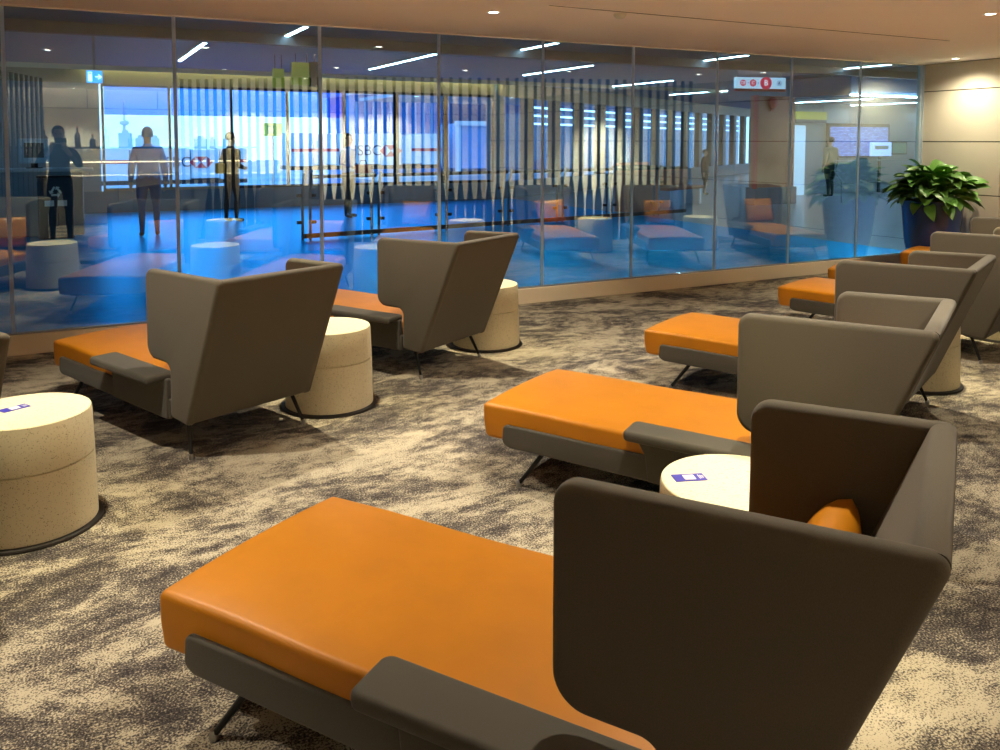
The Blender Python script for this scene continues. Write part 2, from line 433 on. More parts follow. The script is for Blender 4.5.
def make_pillow():
    bm = bmesh.new(); n = 16; W, Hh = .225, .185; top = {}; bot = {}
    for i in range(n+1):
        for j in range(n+1):
            u = -1+2*i/n; v = -1+2*j/n
            pinch = 1-.10*(1-abs(u))*abs(v)**2-.0
            px = u*W*(1-.09*(1-v*v)*abs(u)); pz = v*Hh*(1-.11*(1-u*u)*abs(v))
            th = .075*max(0, (1-u**4))**.6*max(0, (1-v**4))**.6
            wr = .006*math.sin(7*u+3*v)*(1-u*u)*(1-v*v) - .012*math.exp(-((u*3)**2+((v-.5)*3)**2))
            px *= 1-.07*u*u*v*v; pz *= 1-.10*u*u*v*v
            top[i, j] = bm.verts.new((th+wr, px, pz))
            bot[i, j] = top[i, j] if i in (0, n) or j in (0, n) else bm.verts.new((-th*.8, px, pz))
    for i in range(n):
        for j in range(n):
            bm.faces.new((top[i,j], top[i+1,j], top[i+1,j+1], top[i,j+1]))
            bm.faces.new((bot[i,j], bot[i,j+1], bot[i+1,j+1], bot[i+1,j]))
    return obj('head_pillow', bm, M['leather'], None, ang=80)

def make_table(sticker):
    t = empty('side_table')
    bm = bmesh.new(); lathe(bm, [(0,.0), (.272,.0), (.275,.004), (.272,.012), (.25,.014), (0,.014)], 56); obj('plinth', bm, M['dark_plinth'], t)
    bm = bmesh.new(); lathe(bm, [(.243,.014), (.254,.016), (.254,.02), (.2475,.276), (.246,.278), (.2385,.279), (.2385,.2855), (.246,.2865), (.2475,.2885), (.241,.452), (.2385,.459), (.235,.459)], 64)
    obj('body', bm, M['terrazzo'], t, ang=30)
    bm = bmesh.new(); lathe(bm, [(.236,.455), (.239,.456), (.2385,.463), (.235,.467), (0,.467)], 64)
    tp = obj('table_top', bm, M['terrazzo'], t, ang=30)
    return t, tp

def sticker(table_top, x, y, rz):
    o = bpy.data.objects.new('label_sticker', None)
    bm = bmesh.new(); box(bm, (0,0,0), (.105, .055, .0016)); st = obj('label_sticker', bm, M['blue_label'], table_top, smooth=False)
    st.location = (x, y, .4682); st.rotation_euler = (0, 0, rz)
    return st

chair0 = make_chair(); pillow0 = make_pillow()
CH = [ # x, y, heading, label, pillow label, pillow (lx, ly, roll)
 (1.273,1.275,2.149,'nearest orange and taupe lounge chair filling the bottom of the picture','orange pillow tucked into the corner of the nearest lounge chair',-.02),
 (2.682,2.247,2.092,'orange and taupe lounge chair just behind the table with the blue sticker at centre right','orange pillow inside the second chair of the right row',-.01),
 (4.146,3.025,2.003,'third chair from the front in the right row of lounge chairs','orange pillow inside the third chair of the right row',0),
 (5.919,3.674,1.867,'fourth chair from the front in the right row of lounge chairs','orange pillow inside the fourth chair of the right row',0),
 (7.293,4.328,2.028,'fifth chair of the right row, only its wing and seat foot showing','orange pillow inside the fifth chair of the right row',0),
 (8.84,4.72,1.95,'farthest chair of the right row, its orange foot just before the planter','orange pillow inside the farthest chair of the right row',0),
 (.777,4.372,1.970,'lounge chair of the glass side row at left, its whole dark back towards us','orange pillow on the left full chair of the glass side row',.0),
 (2.265,5.169,2.082,'lounge chair of the glass side row at picture centre, between two round tables','orange pillow on the centre chair of the glass side row',.02),
 (-.675,3.32,2.03,'lounge chair cut by the left picture edge, a thin strip of dark back','orange pillow on the chair cut by the left picture edge',0),
]
for i, (x, y, a, lab, plab, dy) in enumerate(CH):
    c = chair0 if i == 0 else copy_tree(chair0)
    c.location = (x, y, 0); c.rotation_euler = (0, 0, a); tag(c, lab, 'lounge chair', 'orange and taupe lounge chairs')
    p = pillow0 if i == 0 else copy_tree(pillow0)
    loc = Matrix.Translation((x, y, 0)) @ Matrix.Rotation(a, 4, 'Z') @ Matrix.Translation((-.098, -.10+dy, .550)) @ Matrix.Rotation(R(-20), 4, 'Y') @ Matrix.Rotation(R(rnd.uniform(-4, 4)), 4, 'X')
    p.matrix_world = loc; p.location = loc.translation; p.rotation_euler = loc.to_euler()
    tag(p, plab, 'pillow', 'orange head pillows')

# ------------------------------------------------------------------ side tables
TB = [(-.184,3.784,'cream terrazzo drum table cut by the left picture edge, blue sticker on top'),
 (1.325,4.735,'cream terrazzo drum table between the two chairs of the glass side row'),
 (2.789,5.608,'cream terrazzo drum table by the glass right of the centre chair'),
 (1.86,1.945,'cream terrazzo table with blue sticker between the two nearest right row chairs'),
 (4.801,3.446,'cream terrazzo table half hidden behind the third right row chair'),
 (6.55,3.98,'cream terrazzo table between fourth and fifth chairs, seen as a reflection'),
 (8.05,4.45,'cream terrazzo table between fifth and farthest chairs, seen as a reflection')]
table0 = None
for i, (x, y, lab) in enumerate(TB):
    if i == 0: t, tp0 = make_table(False); table0 = t
    else: t = copy_tree(table0)
    t.location = (x, y, 0); tag(t, lab, 'side table', 'round terrazzo drum tables')
    TB[i] = (x, y, lab, t)
def add_sticker(i, lx, ly, rz):
    tt = [c for c in TB[i][3].children if c.name.startswith('table_top')][0]
    st = sticker(tt, lx, ly, rz)
    bm = bmesh.new(); box(bm, (.0, 0, .001), (.036, .034, .0014)); obj('white_panel', bm, M['white_label'], st, smooth=False)
    bm = bmesh.new()
    for k in range(3): box(bm, (.033+.006*k, .0, .001), (.0025, .030-.006*k, .0012))
    obj('text_lines', bm, M['white_label'], st, smooth=False)
SK = [(0, -.04, .045, R(28)), (3, -.115, .095, R(-20))]

# ------------------------------------------------------------------ lighting fixtures in the lounge
def downlight(x, y, lab, w=55, col=(1,.90,.70), size=100, blend=.5, ceiling=HC, core=0):
    t = empty('downlight', (x, y, ceiling), label=lab, cat='ceiling light', group='recessed lounge downlights')
    bm = bmesh.new(); lathe(bm, [(.032,-.001), (.048,-.004), (.05,-.001), (.05,.0)], 24); obj('trim_ring', bm, M['trim_white'], t)
    bm = bmesh.new(); lathe(bm, [(0,-.0015), (.034,-.0015), (.034,-.0)], 24); obj('lens', bm, M['lamp'], t)
    la = bpy.data.lights.new('downlight_beam', 'SPOT'); la.energy = w; la.color = col; la.spot_size = R(size); la.spot_blend = blend
    la.shadow_soft_size = .02
    lo = link('downlight_beam', la, t); lo.location = (0, 0, -.03)
    if core:
        lb = bpy.data.lights.new('downlight_core', 'SPOT'); lb.energy = core; lb.color = (1,.86,.42); lb.spot_size = R(40); lb.spot_blend = 1; lb.shadow_soft_size = .02
        l2 = link('downlight_core', lb, t); l2.location = (0, 0, -.03)
    return t
SPOT = 95
downlight(-.17,3.62,'recessed downlight over the left edge drum table', SPOT, core=75)
downlight(1.28,4.66,'recessed downlight over the drum table between glass side chairs', SPOT, core=75)
downlight(2.83,5.57,'recessed downlight in ceiling above the drum table by the glass', SPOT, core=75)
downlight(1.89,1.99,'recessed downlight over the table with sticker in the right row', SPOT, core=75)
downlight(4.80,3.42,'recessed downlight over the half hidden right row table', SPOT, core=75)
downlight(6.15,3.90,'recessed downlight at the upper right picture corner', SPOT, core=160)
downlight(8.02,4.4,'recessed downlight over the last table of the right row', 60, core=75)
downlight(9.09,6.16,'recessed downlight washing the cream wall above the plant', 50, (1,.88,.62), 150, 1)
downlight(8.62,5.05,'added downlight evening the cream wall beside the farthest chair', 35, size=140, blend=1)  # unseen lamp added to spread light evenly over the wall
downlight(3.25,.95,'recessed downlight behind the second right row chair', SPOT)
downlight(-1.6,2.6,'recessed downlight left of the picture over the glass side row', SPOT)
downlight(8.55,2.2,'recessed downlight washing the cream wall behind the slat screen', 25, (1,.88,.62), 140, .6)
downlight(8.35,.2,'recessed downlight on the cream wall deep behind the slat screen', 420, (1,.92,.68), 120, .6)
downlight(.1,-3.55,'added downlight brightening the back wall before the counter', 150, size=112)  # this and the next three spots are added to brighten the back wall
downlight(3.4,-3.55,'added downlight brightening the back wall behind the slat screen', 190, size=150)
downlight(6.3,-3.55,'added downlight brightening the right of the back wall', 190, size=150)
downlight(4.9,-3.55,'added downlight brightening the back wall right of centre', 170, size=150)
downlight(3.15,2.97,'recessed downlight between the second and third right row chairs', SPOT)
# warm cove along the top of the back wall
bm = bmesh.new(); box(bm, (1.6, YB+.03, 2.74), (14.8, .05, .018))
cv = obj('cove_lamp', bm, glow('warm_cove', (1.0,.86,.66), 14), smooth=False); tag(cv, 'warm cove light line along the top of the back wall', 'cove light')
# smoke detector and small ceiling fittings
bm = bmesh.new(); lathe(bm, [(0,-.035), (.03,-.034), (.048,-.018), (.05,0)], 24)
sd = obj('smoke_detector', bm, M['trim_white']); sd.location = (3.70,5.19,HC); tag(sd, 'small white smoke detector on the lounge ceiling near centre', 'smoke detector')

# ------------------------------------------------------------------ slat screens behind the right row (seen mirrored in the glass)
def slat_screen(pts, pitch, z_t, lab, name='slat_screen'):
    t = empty(name, (pts[0][0], pts[0][1], 0), label=lab, cat='slat screen')
    P = [Vector(p) for p in pts]; segs = [(a, b, (b-a).length) for a, b in zip(P, P[1:])]; tot = sum(s[2] for s in segs)
    n = int(tot/pitch); base = P[0]
    for k in range(n+1):
        d = k*pitch
        for a, b, l in segs:
            if d <= l or (a, b, l) == segs[-1]: break
            d -= l
        p = a+(b-a)*(d/l)-base; ang = math.atan2((b-a).y, (b-a).x)
        zt = z_t+.06*math.sin(k*.9)
        w0, w1 = pitch*.34, pitch*.82
        bm = bmesh.new()
        prof = [(-w1/2,0), (w1/2,0), (w1/2,zt-.3), (w0/2,zt), (w0/2,HC-.003), (-w0/2,HC-.003), (-w0/2,zt), (-w1/2,zt-.3)]
        prism(bm, prof, 'y', -.012, .012)
        bmesh.ops.transform(bm, matrix=Matrix.Translation((p.x, p.y, 0)) @ Matrix.Rotation(ang, 4, 'Z'), verts=bm.verts)
        obj('slat', bm, M['slat'], t, smooth=False)
    return t
slat_screen([(1.6,-.2), (3.2,1.12), (5.1,2.2), (7.2,2.95), (8.95,3.3)], .143, .90, 'long screen of dark vertical slats, mirrored across the middle of the glass')
slat_screen([(-.86,.62), (-.32,-.95)], .175, 1.55, 'short screen of dark slats mirrored at the far left of the glass')

# ------------------------------------------------------------------ potted plant
def leaf_mesh(bm, base, yaw, pitch, L, W, curl, roll=0):
    nx = 7; fr = Matrix.Translation(base) @ Matrix.Rotation(yaw, 4, 'Z') @ Matrix.Rotation(roll, 4, 'X')
    rows = []; x = z = 0.0; p = pitch
    for i in range(nx+1):
        u = i/nx; w = W*(math.sin(PI*min(1, u**.75))**.8)*.5+.002
        if i == nx: w = .001
        dip = .32*w
        rows.append([bm.verts.new(fr @ Vector(q)) for q in ((x, -w, z+dip), (x, -w*.5, z+dip*.35), (x, 0, z), (x, w*.5, z+dip*.35), (x, w, z+dip))])
        x += L/nx*math.cos(p); z += L/nx*math.sin(p); p -= curl/nx
    for A, B in zip(rows, rows[1:]):
        for k in range(4): bm.faces.new((A[k], A[k+1], B[k+1], B[k]))
def potted_plant(x, y, lab):
    t = empty('potted_plant', (x, y, 0), label=lab, cat='plant')
    bm = bmesh.new(); lathe(bm, [(0,0), (.20,0), (.215,.01), (.29,.40), (.325,.78), (.33,.84), (.335,.86), (.32,.865), (.305,.85), (.29,.80), (0,.80)], 48)
    obj('planter', bm, M['pot'], t)
    bm = bmesh.new(); lathe(bm, [(0,.825), (.15,.82), (.295,.808), (.295,.80)], 32); obj('soil', bm, M['soil'], t)
    r = random.Random(3); bl = bmesh.new(); bs = bmesh.new()
    for k in range(165):
        f = k/164; yaw = k*2.39996+r.uniform(-.35, .35); el = R(86-98*f**.8+r.uniform(-12, 12))
        rad = (.30+.10*f)*(1+r.uniform(-.25, .15))
        c = Vector((0, 0, .90))
        dirv = Vector((math.cos(yaw)*math.cos(el), math.sin(yaw)*math.cos(el), math.sin(el)*.9))
        b = c+dirv*rad*.75
        if b.z < .80: b.z = .80+r.uniform(0, .06)
        L = r.uniform(.22, .33); W = L*r.uniform(.46, .60)
        lim = min(.60, .54/max(.05, math.sin(yaw))) if math.sin(yaw) > .3 else .60
        if math.cos(yaw) > .3: lim = min(lim, .50/math.cos(yaw))
        while math.hypot(b.x, b.y)+L*.8 > lim and math.hypot(b.x, b.y) > .04: b.x *= .9; b.y *= .9; L *= .985
        s0 = Vector((math.cos(yaw)*.05, math.sin(yaw)*.05, .80))
        tube(bs, [s0, (s0+b)/2+Vector((0,0,.05)), b], .006, .004, 5)
        leaf_mesh(bl, b, yaw+r.uniform(-.3, .3), min(R(80), el*.7+R(r.uniform(-5, 30))), L, W, R(r.uniform(35, 100)), r.uniform(-.5, .5))
    obj('foliage', bl, M['leaf'], t, ang=80); obj('stems', bs, M['stem'], t)
    return t
potted_plant(8.93, 6.27, 'large leafy green plant in a dark blue planter by the cream wall')

# ------------------------------------------------------------------ concourse beyond the glass
YW = 19.5; HT = 3.1
slab('floor_concourse', -2, 10.5, D+.09, YW+.3, -.12, 0, M['corr_floor'])  # carries the painted daylight blue, plain grey floor on either side
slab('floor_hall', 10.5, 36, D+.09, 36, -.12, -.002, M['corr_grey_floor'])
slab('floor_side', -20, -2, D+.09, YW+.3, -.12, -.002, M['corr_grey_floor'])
slab('ceiling_concourse', -20, 10.3, 12.2, YW+.25, HT, HT+.12, M['corr_ceiling'])
slab('ceiling_hall', 10.3, 36, 12.2, 32, HT, HT+.12, M['corr_ceiling'])
slab('ceiling_soffit', -20, 36, D+.1, 12.2, HT-.03, HT+.10, M['corr_ceiling_near'])
bm = bmesh.new(); box(bm, (5, 12.25, HT-.09), (50, .16, .18)); struct(obj('ceiling_beam', bm, M['beam'], smooth=False))
bm = bmesh.new(); box(bm, (5, 13.1, HT-.02), (50, .10, .05)); struct(obj('ceiling_trim', bm, M['beam'], smooth=False))
slab('wall_concourse_left', -20.1, -20, D, YW+.4, 0, HT, M['corr_wall'])
slab('wall_end', 9.6, 30, D-.15, D+.0, 0, HT+.1, M['beam'])
# far window wall
slab('wall_sill', -20, 10.2, YW, YW+.25, 0, .46, M['sill'])
slab('wall_lintel', -20, 10.2, YW, YW+.25, 2.74, HT, M['tan_frame'])
slab('wall_far_left', -20, .60, YW+.01, YW+.24, .46, 2.74, M['corr_wall'])
mull = [.66, 1.98, 3.29, 4.55, 5.91, 7.23, 8.56, 9.93]
blind = mat('blue_roller_mesh', (.1,.2,.5), .8)
bn = blind.node_tree; tr = bn.nodes.new('ShaderNodeBsdfTransparent'); tr.inputs['Color'].default_value = (.26,.53,1.0,1)
mx = bn.nodes.new('ShaderNodeMixShader'); mx.inputs['Fac'].default_value = .08
bn.links.new(tr.outputs['BSDF'], mx.inputs[1]); bn.links.new(bn.nodes['Principled BSDF'].outputs['BSDF'], mx.inputs[2]); bn.links.new(mx.outputs['Shader'], bn.nodes['Material Output'].inputs['Surface'])
wn = 15
shade_word = ['first', 'second', 'third', 'fourth', 'fifth']
for k, (a, b) in enumerate(zip(mull, mull[1:])):
    fw = .05 if k != 1 else .04
    bm = bmesh.new()
    for xx in (a, b): box(bm, (xx, YW+.06, 1.60), (fw*2 if xx in (7.23, 8.56, 9.93) else fw, .12, 2.28))
    box(bm, ((a+b)/2, YW+.06, .49), (b-a, .12, .06)); box(bm, ((a+b)/2, YW+.06, 2.71), (b-a, .12, .06))
    w = struct(obj('window_%d' % wn, bm, M['win_frame'] if k > 1 else M['tan_frame'], smooth=False)); wn += 1
    bm = bmesh.new(); box(bm, ((a+b)/2, YW+.10, 1.60), (b-a-.05, .012, 2.2)); struct(obj('pane', bm, M['window_glass'], w, smooth=False))
    if k < 4:
        bm = bmesh.new(); box(bm, ((a+b)/2, YW-.02, 2.41), (b-a-.06, .006, .62), bev=0)
        box(bm, ((a+b)/2, YW-.02, 2.095), (b-a-.06, .016, .02))
        tag(obj('roller_shade', bm, blind, smooth=False), '%s translucent blue roller shade from the left, half lowered over the far window' % shade_word[k], 'roller shade', 'blue roller shades')
# cove of warm light above the far windows
bm = bmesh.new(); box(bm, (5.0, YW-.22, HT-.05), (50, .02, .10)); struct(obj('ceiling_lip', bm, M['curb'], smooth=False))
cl = bpy.data.objects.new
bm = bmesh.new(); box(bm, (7.0, YW-.12, HT-.015), (13.5, .08, .02))
tag(obj('cove_lamp', bm, glow('warm_cove_far', (1.0,.72,.34), 5), smooth=False), 'warm cove light line above the far concourse windows', 'cove light')
# second facade, dark brown columns, running away to the right
A0 = Vector((10.05, YW)); A1 = Vector((32.0, 31.82)); fd = (A1-A0).normalized(); fl = (A1-A0).length; fa = math.atan2(fd.y, fd.x)
def fac(name, s0, s1, z0, z1, m, th=.25, off=0, parent=None):
    c = A0+fd*(s0+s1)/2+Vector((-fd.y, fd.x))*(th/2+off); bm = bmesh.new(); box(bm, (c.x, c.y, (z0+z1)/2), (s1-s0, th, z1-z0), fa)
    o = obj(name, bm, m, parent, smooth=False); o['kind'] = 'structure'; return o
fac('wall_facade_sill', 0, fl, 0, .46, M['sill']); fac('wall_facade_lintel', 0, fl, 2.72, HT, M['tan_frame'])
k = 0; s0 = .30
while s0 < fl-1.6:
    w = fac('window_%d' % wn, s0+1.15, s0+1.52, .46, 2.72, M['brown_frame'], .22); wn += 1
    fac('pane', s0, s0+1.15, .46, 2.72, M['window_glass'], .012, .1, w)
    s0 += 1.52
fac('column_corner', -.12, .30, .0, HT, M['sill'], .3)

# linear ceiling lamps of the concourse
LN = [(2.84,10.95,12.65,'nearer row, over the left of the concourse'), (6.72,11.05,12.63,'nearer row, left of picture centre'),
 (10.62,10.96,12.66,'nearer row, right of picture centre'), (14.35,10.9,12.14,'nearer row, at the far right'),
 (1.92,13.66,16.94,'farther row, over the left windows'), (5.72,13.45,17.04,'farther row, over the middle windows'),
 (9.33,14.0,16.82,'farther row, near picture centre'), (13.41,16.55,19.09,'farther row, right of picture centre'),
 (17.5,18.9,21.7,'deep in the hall beyond the sign')]
for x, y0, y1, lab in LN:
    zz = HT-.035 if y0 < 12.2 and False else (HT-.05)
    t = empty('linear_lamp', (x, (y0+y1)/2, zz), label='long white linear ceiling lamp, '+lab, cat='ceiling light', group='linear concourse lamps')
    bm = bmesh.new(); box(bm, (0,0,.012), (.09, y1-y0+.02, .024)); obj('housing', bm, M['trim_white'], t, smooth=False)
    bm = bmesh.new(); box(bm, (0,0,-.003), (.05, y1-y0, .008)); obj('diffuser', bm, M['tube_lamp'], t, smooth=False)

# glass balustrade
def balustrade():
    t = empty('balustrade', (3.2, 12.75, 0), label='glass balustrade with dark handrail running across the daylight blue concourse floor', cat='railing')
    x0, x1 = 0.0, 8.4; yy = lambda x: .13*x
    def seg(name, m, a, b, z, r, par=t):
        bm = bmesh.new(); tube(bm, [(a, yy(a), z), (b, yy(b), z)], r, n=8); return obj(name, bm, m, par)
    dark = mat('dark_handrail', (.035,.028,.028), .4)
    xs = [0.05, 1.22, 2.50, 3.80, 5.05, 6.30, 7.60, 8.4]
    for a, b in zip(xs, xs[1:]):
        bm = bmesh.new(); tube(bm, [(a+.08, yy(a)-.07, .99), (b-.02, yy(b)-.07, .99)], .03, n=8); obj('handrail', bm, dark, t)
        ang = math.atan2(.13, 1); c = ((a+b)/2, yy((a+b)/2)+.03, .50)
        bm = bmesh.new(); box(bm, c, (b-a-.14, .012, .86), ang); obj('glass_panel', bm, M['clear_glass'], t, smooth=False)
    bm = bmesh.new(); box(bm, (4.2, yy(4.2), .07), (8.5, .05, .07), math.atan2(.13, 1)); obj('bottom_rail', bm, dark, t, smooth=False)
    for a in xs[:-1]:
        for d in (-.06, .06):
            bm = bmesh.new(); tube(bm, [(a+d, yy(a)+.05, 0), (a+d, yy(a)+.05, .55), (a+d*.9, yy(a)+.03, .75), (a+d, yy(a)-.08, 1.05)], .022, n=6)
            p = obj('post', bm, M['sill'], t)
            bm = bmesh.new()
            for z in (.28, .70): box(bm, (a+d*1.9, yy(a)+.04, z), (.07, .05, .05))
            obj('clamp', bm, M['black_metal'], p, smooth=False)
balustrade()

# ------------------------------------------------------------------ far hall at right
slab('wall_hall', 17.9, 30, 17.3, 17.5, 0, HT, M['corr_wall'])
slab('wall_brown', 14.72, 16.0, 15.0, 15.2, .42, 2.64, M['brown_panel'])
bm = bmesh.new(); box(bm, (15.36, 15.1, .21), (1.4, .3, .42)); struct(obj('trim_5', bm, M['sill'], smooth=False))
bm = bmesh.new(); box(bm, (14.68, 14.98, 1.52), (.07, .10, 2.25)); struct(obj('trim_6', bm, M['red'], smooth=False))
bm = bmesh.new(); box(bm, (20.6, 15.28, 2.84), (9.4, 4.0, .44)); struct(obj('ceiling_bulkhead', bm, mat('blue_grey_bulkhead', (.16,.24,.36), .6), smooth=False))
for x, y0, y1, lab in ((17.65,14.1,16.8,'left one under the hall bulkhead'), (20.4,14.3,17.0,'right one under the hall bulkhead'), (23.6,14.3,17.0,'beside the glass corner under the hall bulkhead')):
    t = empty('linear_lamp', (x, (y0+y1)/2, 2.595), label='long white linear ceiling lamp, '+lab, cat='ceiling light', group='linear concourse lamps')
    bm = bmesh.new(); box(bm, (0,0,.012), (.09, y1-y0+.02, .024)); obj('housing', bm, M['trim_white'], t, smooth=False)
    bm = bmesh.new(); box(bm, (0,0,-.003), (.05, y1-y0, .008)); obj('diffuser', bm, M['tube_lamp'], t, smooth=False)
for (x0, x1, y0, y1, lab) in [(15.9,18.1,13.26,13.30,'upper edge of the blue grey bulkhead')]:
    t = empty('linear_lamp', ((x0+x1)/2, 13.27, 2.605), label='thin white lamp strip along the lower edge of the hall bulkhead', cat='ceiling light', group='linear concourse lamps')
    bm = bmesh.new(); box(bm, (1.2, 0, 0), (4.6, .04, .03)); obj('diffuser', bm, M['tube_lamp'], t, smooth=False)
# hanging gate sign with round letters
def gate_sign():
    t = empty('hanging_gate_sign', (13.82, 14.0, 0), label='white hanging sign with red circles DE, C, B and pale A', cat='sign')
    bm = bmesh.new(); box(bm, (0, 0, 2.845), (1.22, .08, .25)); obj('sign_panel', bm, mat('lit_sign_panel', (.8,.84,.9), .5, emit=(.75,.82,.95), estr=.55), t, smooth=False)
    bm = bmesh.new(); box(bm, (0, 0, 2.69), (1.22, .085, .06)); obj('red_band', bm, M['red'], t, smooth=False)
    for x in (-.54, .54):
        bm = bmesh.new(); tube(bm, [(x, 0, 2.98), (x, 0, HT)], .012, n=8); obj('hanger', bm, M['steel'], t)
    redm = mat('sign_red', (.70,.02,.06), .5, emit=(.75,.015,.05), estr=.7); pale = mat('sign_pale', (.62,.68,.76), .5, emit=(.55,.64,.78), estr=.4); wl = mat('sign_letter_white', (.9,.9,.9), .5, emit=(1,1,1), estr=.7)
    for x, r, txt, m, tm in ((-.43,.072,'DE',redm,wl), (-.19,.08,'C',redm,wl), (.125,.14,'B',redm,wl), (.45,.07,'A',pale,M['blue_label'])):
        bm = bmesh.new(); lathe(bm, [(0,0), (r,0), (r,.006), (0,.006)], 32)
        d = obj('letter_disc', bm, m, t); d.location = (x, -.043, 2.845); d.rotation_euler = (PI/2, 0, 0)
        l = text_mesh(txt, r*1.25, tm, d, 'lettering', .002); l.location = (0, 0, .0085)
    for x in (-.31, -.06):
        bm = bmesh.new(); lathe(bm, [(0,0), (.012,0), (.012,.005), (0,.005)], 12); d = obj('dot', bm, M['blue_label'], t); d.location = (x, -.043, 2.845); d.rotation_euler = (PI/2, 0, 0)
    t.rotation_euler = (0, 0, R(-16))
gate_sign()
t = empty('alarm_bell', (15.2, 14.97, 2.47), label='round dark red alarm bell on the brown wall panel', cat='alarm bell')
bm = bmesh.new(); lathe(bm, [(0,.09), (.06,.085), (.13,.05), (.15,.01), (.15,0), (0,0)], 28); g = obj('gong', bm, M['red'], t); g.rotation_euler = (PI/2, 0, 0)
bm = bmesh.new(); box(bm, (0, .01, -.02), (.1, .03, .36)); obj('back_box', bm, M['red'], t, smooth=False)
t = empty('overhead_sign', (18.75, 17.0, 0), label='yellow and grey overhead sign above the bright opening at right', cat='sign')
bm = bmesh.new(); box(bm, (0, 0, 2.27), (1.2, .08, .22)); obj('yellow_panel', bm, mat('yellow_sign', (.60,.42,.05), .5, emit=(.6,.42,.05), estr=.3), t, smooth=False)
bm = bmesh.new(); box(bm, (0, 0, 2.11), (1.2, .08, .10)); obj('grey_band', bm, mat('sign_grey', (.18,.14,.16), .5), t, smooth=False)
bm = bmesh.new()
for x in (-.5, .5): tube(bm, [(x, 0, 2.38), (x, 0, HT)], .012, n=6)
obj('hangers', bm, M['steel'], t)
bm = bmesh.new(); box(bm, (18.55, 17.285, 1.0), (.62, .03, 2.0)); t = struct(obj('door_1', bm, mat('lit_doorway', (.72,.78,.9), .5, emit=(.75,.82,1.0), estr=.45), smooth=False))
# flight information screen
t = empty('flight_screen', (21.0, 17.22, 0), label='wide flight information screen of blue white rows on the hall wall', cat='screen')
bm = bmesh.new(); box(bm, (0, 0, 1.57), (2.64, .10, 1.0), bev=.01); obj('bezel', bm, M['win_frame'], t, smooth=False)
sm = mat('flight_rows', (.05,.06,.2), .3); nt = sm.node_tree; N = nt.nodes; L = nt.links; b = N['Principled BSDF']
tc = N.new('ShaderNodeTexCoord'); br = N.new('ShaderNodeTexBrick'); br.inputs['Scale'].default_value = 7; br.inputs['Mortar Size'].default_value = .05; br.inputs['Row Height'].default_value = .3; br.inputs['Brick Width'].default_value = .9
br.inputs['Color1'].default_value = (.07,.09,.42,1); br.inputs['Color2'].default_value = (.36,.40,.80,1); br.inputs['Mortar'].default_value = (.015,.02,.12,1)
mp = N.new('ShaderNodeMapping'); mp.inputs['Rotation'].default_value = (PI/2, 0, 0); L.new(tc.outputs['Object'], mp.inputs['Vector']); L.new(mp.outputs['Vector'], br.inputs['Vector'])
L.new(br.outputs['Color'], b.inputs['Emission Color']); b.inputs['Emission Strength'].default_value = 1.0
bm = bmesh.new(); box(bm, (0, -.052, 1.54), (2.5, .006, .86)); obj('display', bm, sm, t, smooth=False)
t = empty('advert_screen', (21.85, 17.10, 0), label='small bright advert screen in front of the flight screen at its right', cat='screen')
bm = bmesh.new(); box(bm, (0, 0, 1.31), (.9, .06, .42)); obj('display', bm, glow('advert_glow', (.55,.6,.95), .9), t, smooth=False)
bm = bmesh.new(); box(bm, (0, -.035, 1.36), (.62, .01, .12)); obj('advert_text_bar', bm, M['trim_white'], t, smooth=False)
bm = bmesh.new(); box(bm, (0, .03, .55), (.08, .05, 1.10)); obj('stand', bm, M['black_metal'], t, smooth=False)
t = empty('wall_monitor', (22.85, 17.25, 0), label='small dark green monitor on the hall wall beside the glass corner', cat='screen')
bm = bmesh.new(); box(bm, (0, 0, 1.34), (.72, .08, .40), bev=.01); obj('bezel', bm, M['win_frame'], t, smooth=False)
bm = bmesh.new(); box(bm, (0, -.044, 1.34), (.62, .006, .30)); obj('display', bm, glow('green_screen', (.07,.14,.10), .6), t, smooth=False)
# thin rail with a bent end in the hall
t = empty('queue_rail', (17.0, 14.6, 0), label='thin pale metal rail with a bent end in front of the hall opening', cat='railing')
bm = bmesh.new(); tube(bm, [(0,0,1.06), (4.5,0,1.06)], .016, n=8); tube(bm, [(.0,0,1.06), (.0,0,.78), (.25,0,.55), (.25,0,0)], .016, n=8); tube(bm, [(4.5,0,1.06), (4.5,0,0)], .016, n=8); tube(bm, [(.25,0,.5), (4.5,0,.5)], .012, n=8)
obj('tubes', bm, M['steel'], t)

# desk with monitor at the left end of the concourse
t = empty('gate_desk', (-.35, 15.5, 0), label='blue grey gate desk at the left end of the concourse', cat='desk')
dm = mat('desk_blue_grey', (.17,.25,.33), .4)
bm = bmesh.new(); box(bm, (-.1, 0, .52), (1.3, .6, 1.04), bev=.02); obj('desk_body', bm, dm, t, smooth=False)
bm = bmesh.new(); box(bm, (-.05, 0, 1.065), (1.5, .72, .05), bev=.012); obj('desk_top', bm, mat('desk_top', (.45,.55,.65), .3), t, smooth=False)
t = empty('desk_monitor', (-.50, 15.5, 1.09), label='square monitor in pale frame standing on the gate desk', cat='screen')
bm = bmesh.new(); box(bm, (0, 0, .28), (.44, .06, .40), bev=.015); obj('monitor_frame', bm, mat('pale_frame', (.40,.55,.68), .4), t, smooth=False)
bm = bmesh.new(); box(bm, (0, -.033, .29), (.28, .008, .24)); obj('display', bm, glow('dark_display', (.03,.03,.035), .4), t, smooth=False)
bm = bmesh.new(); box(bm, (0, .02, .05), (.10, .05, .10)); box(bm, (0, 0, .006), (.24, .18, .012)); obj('monitor_stand', bm, M['black_metal'], t, smooth=False)
t = empty('recycling_bin', (-.20, 14.9, 0), label='dark recycling bin with pale arrow symbol before the gate desk', cat='bin')
bm = bmesh.new(); box(bm, (0, 0, .48), (.50, .36, .96), bev=.02); obj('bin_body', bm, mat('bin_dark', (.02,.03,.045), .5), t, smooth=False)
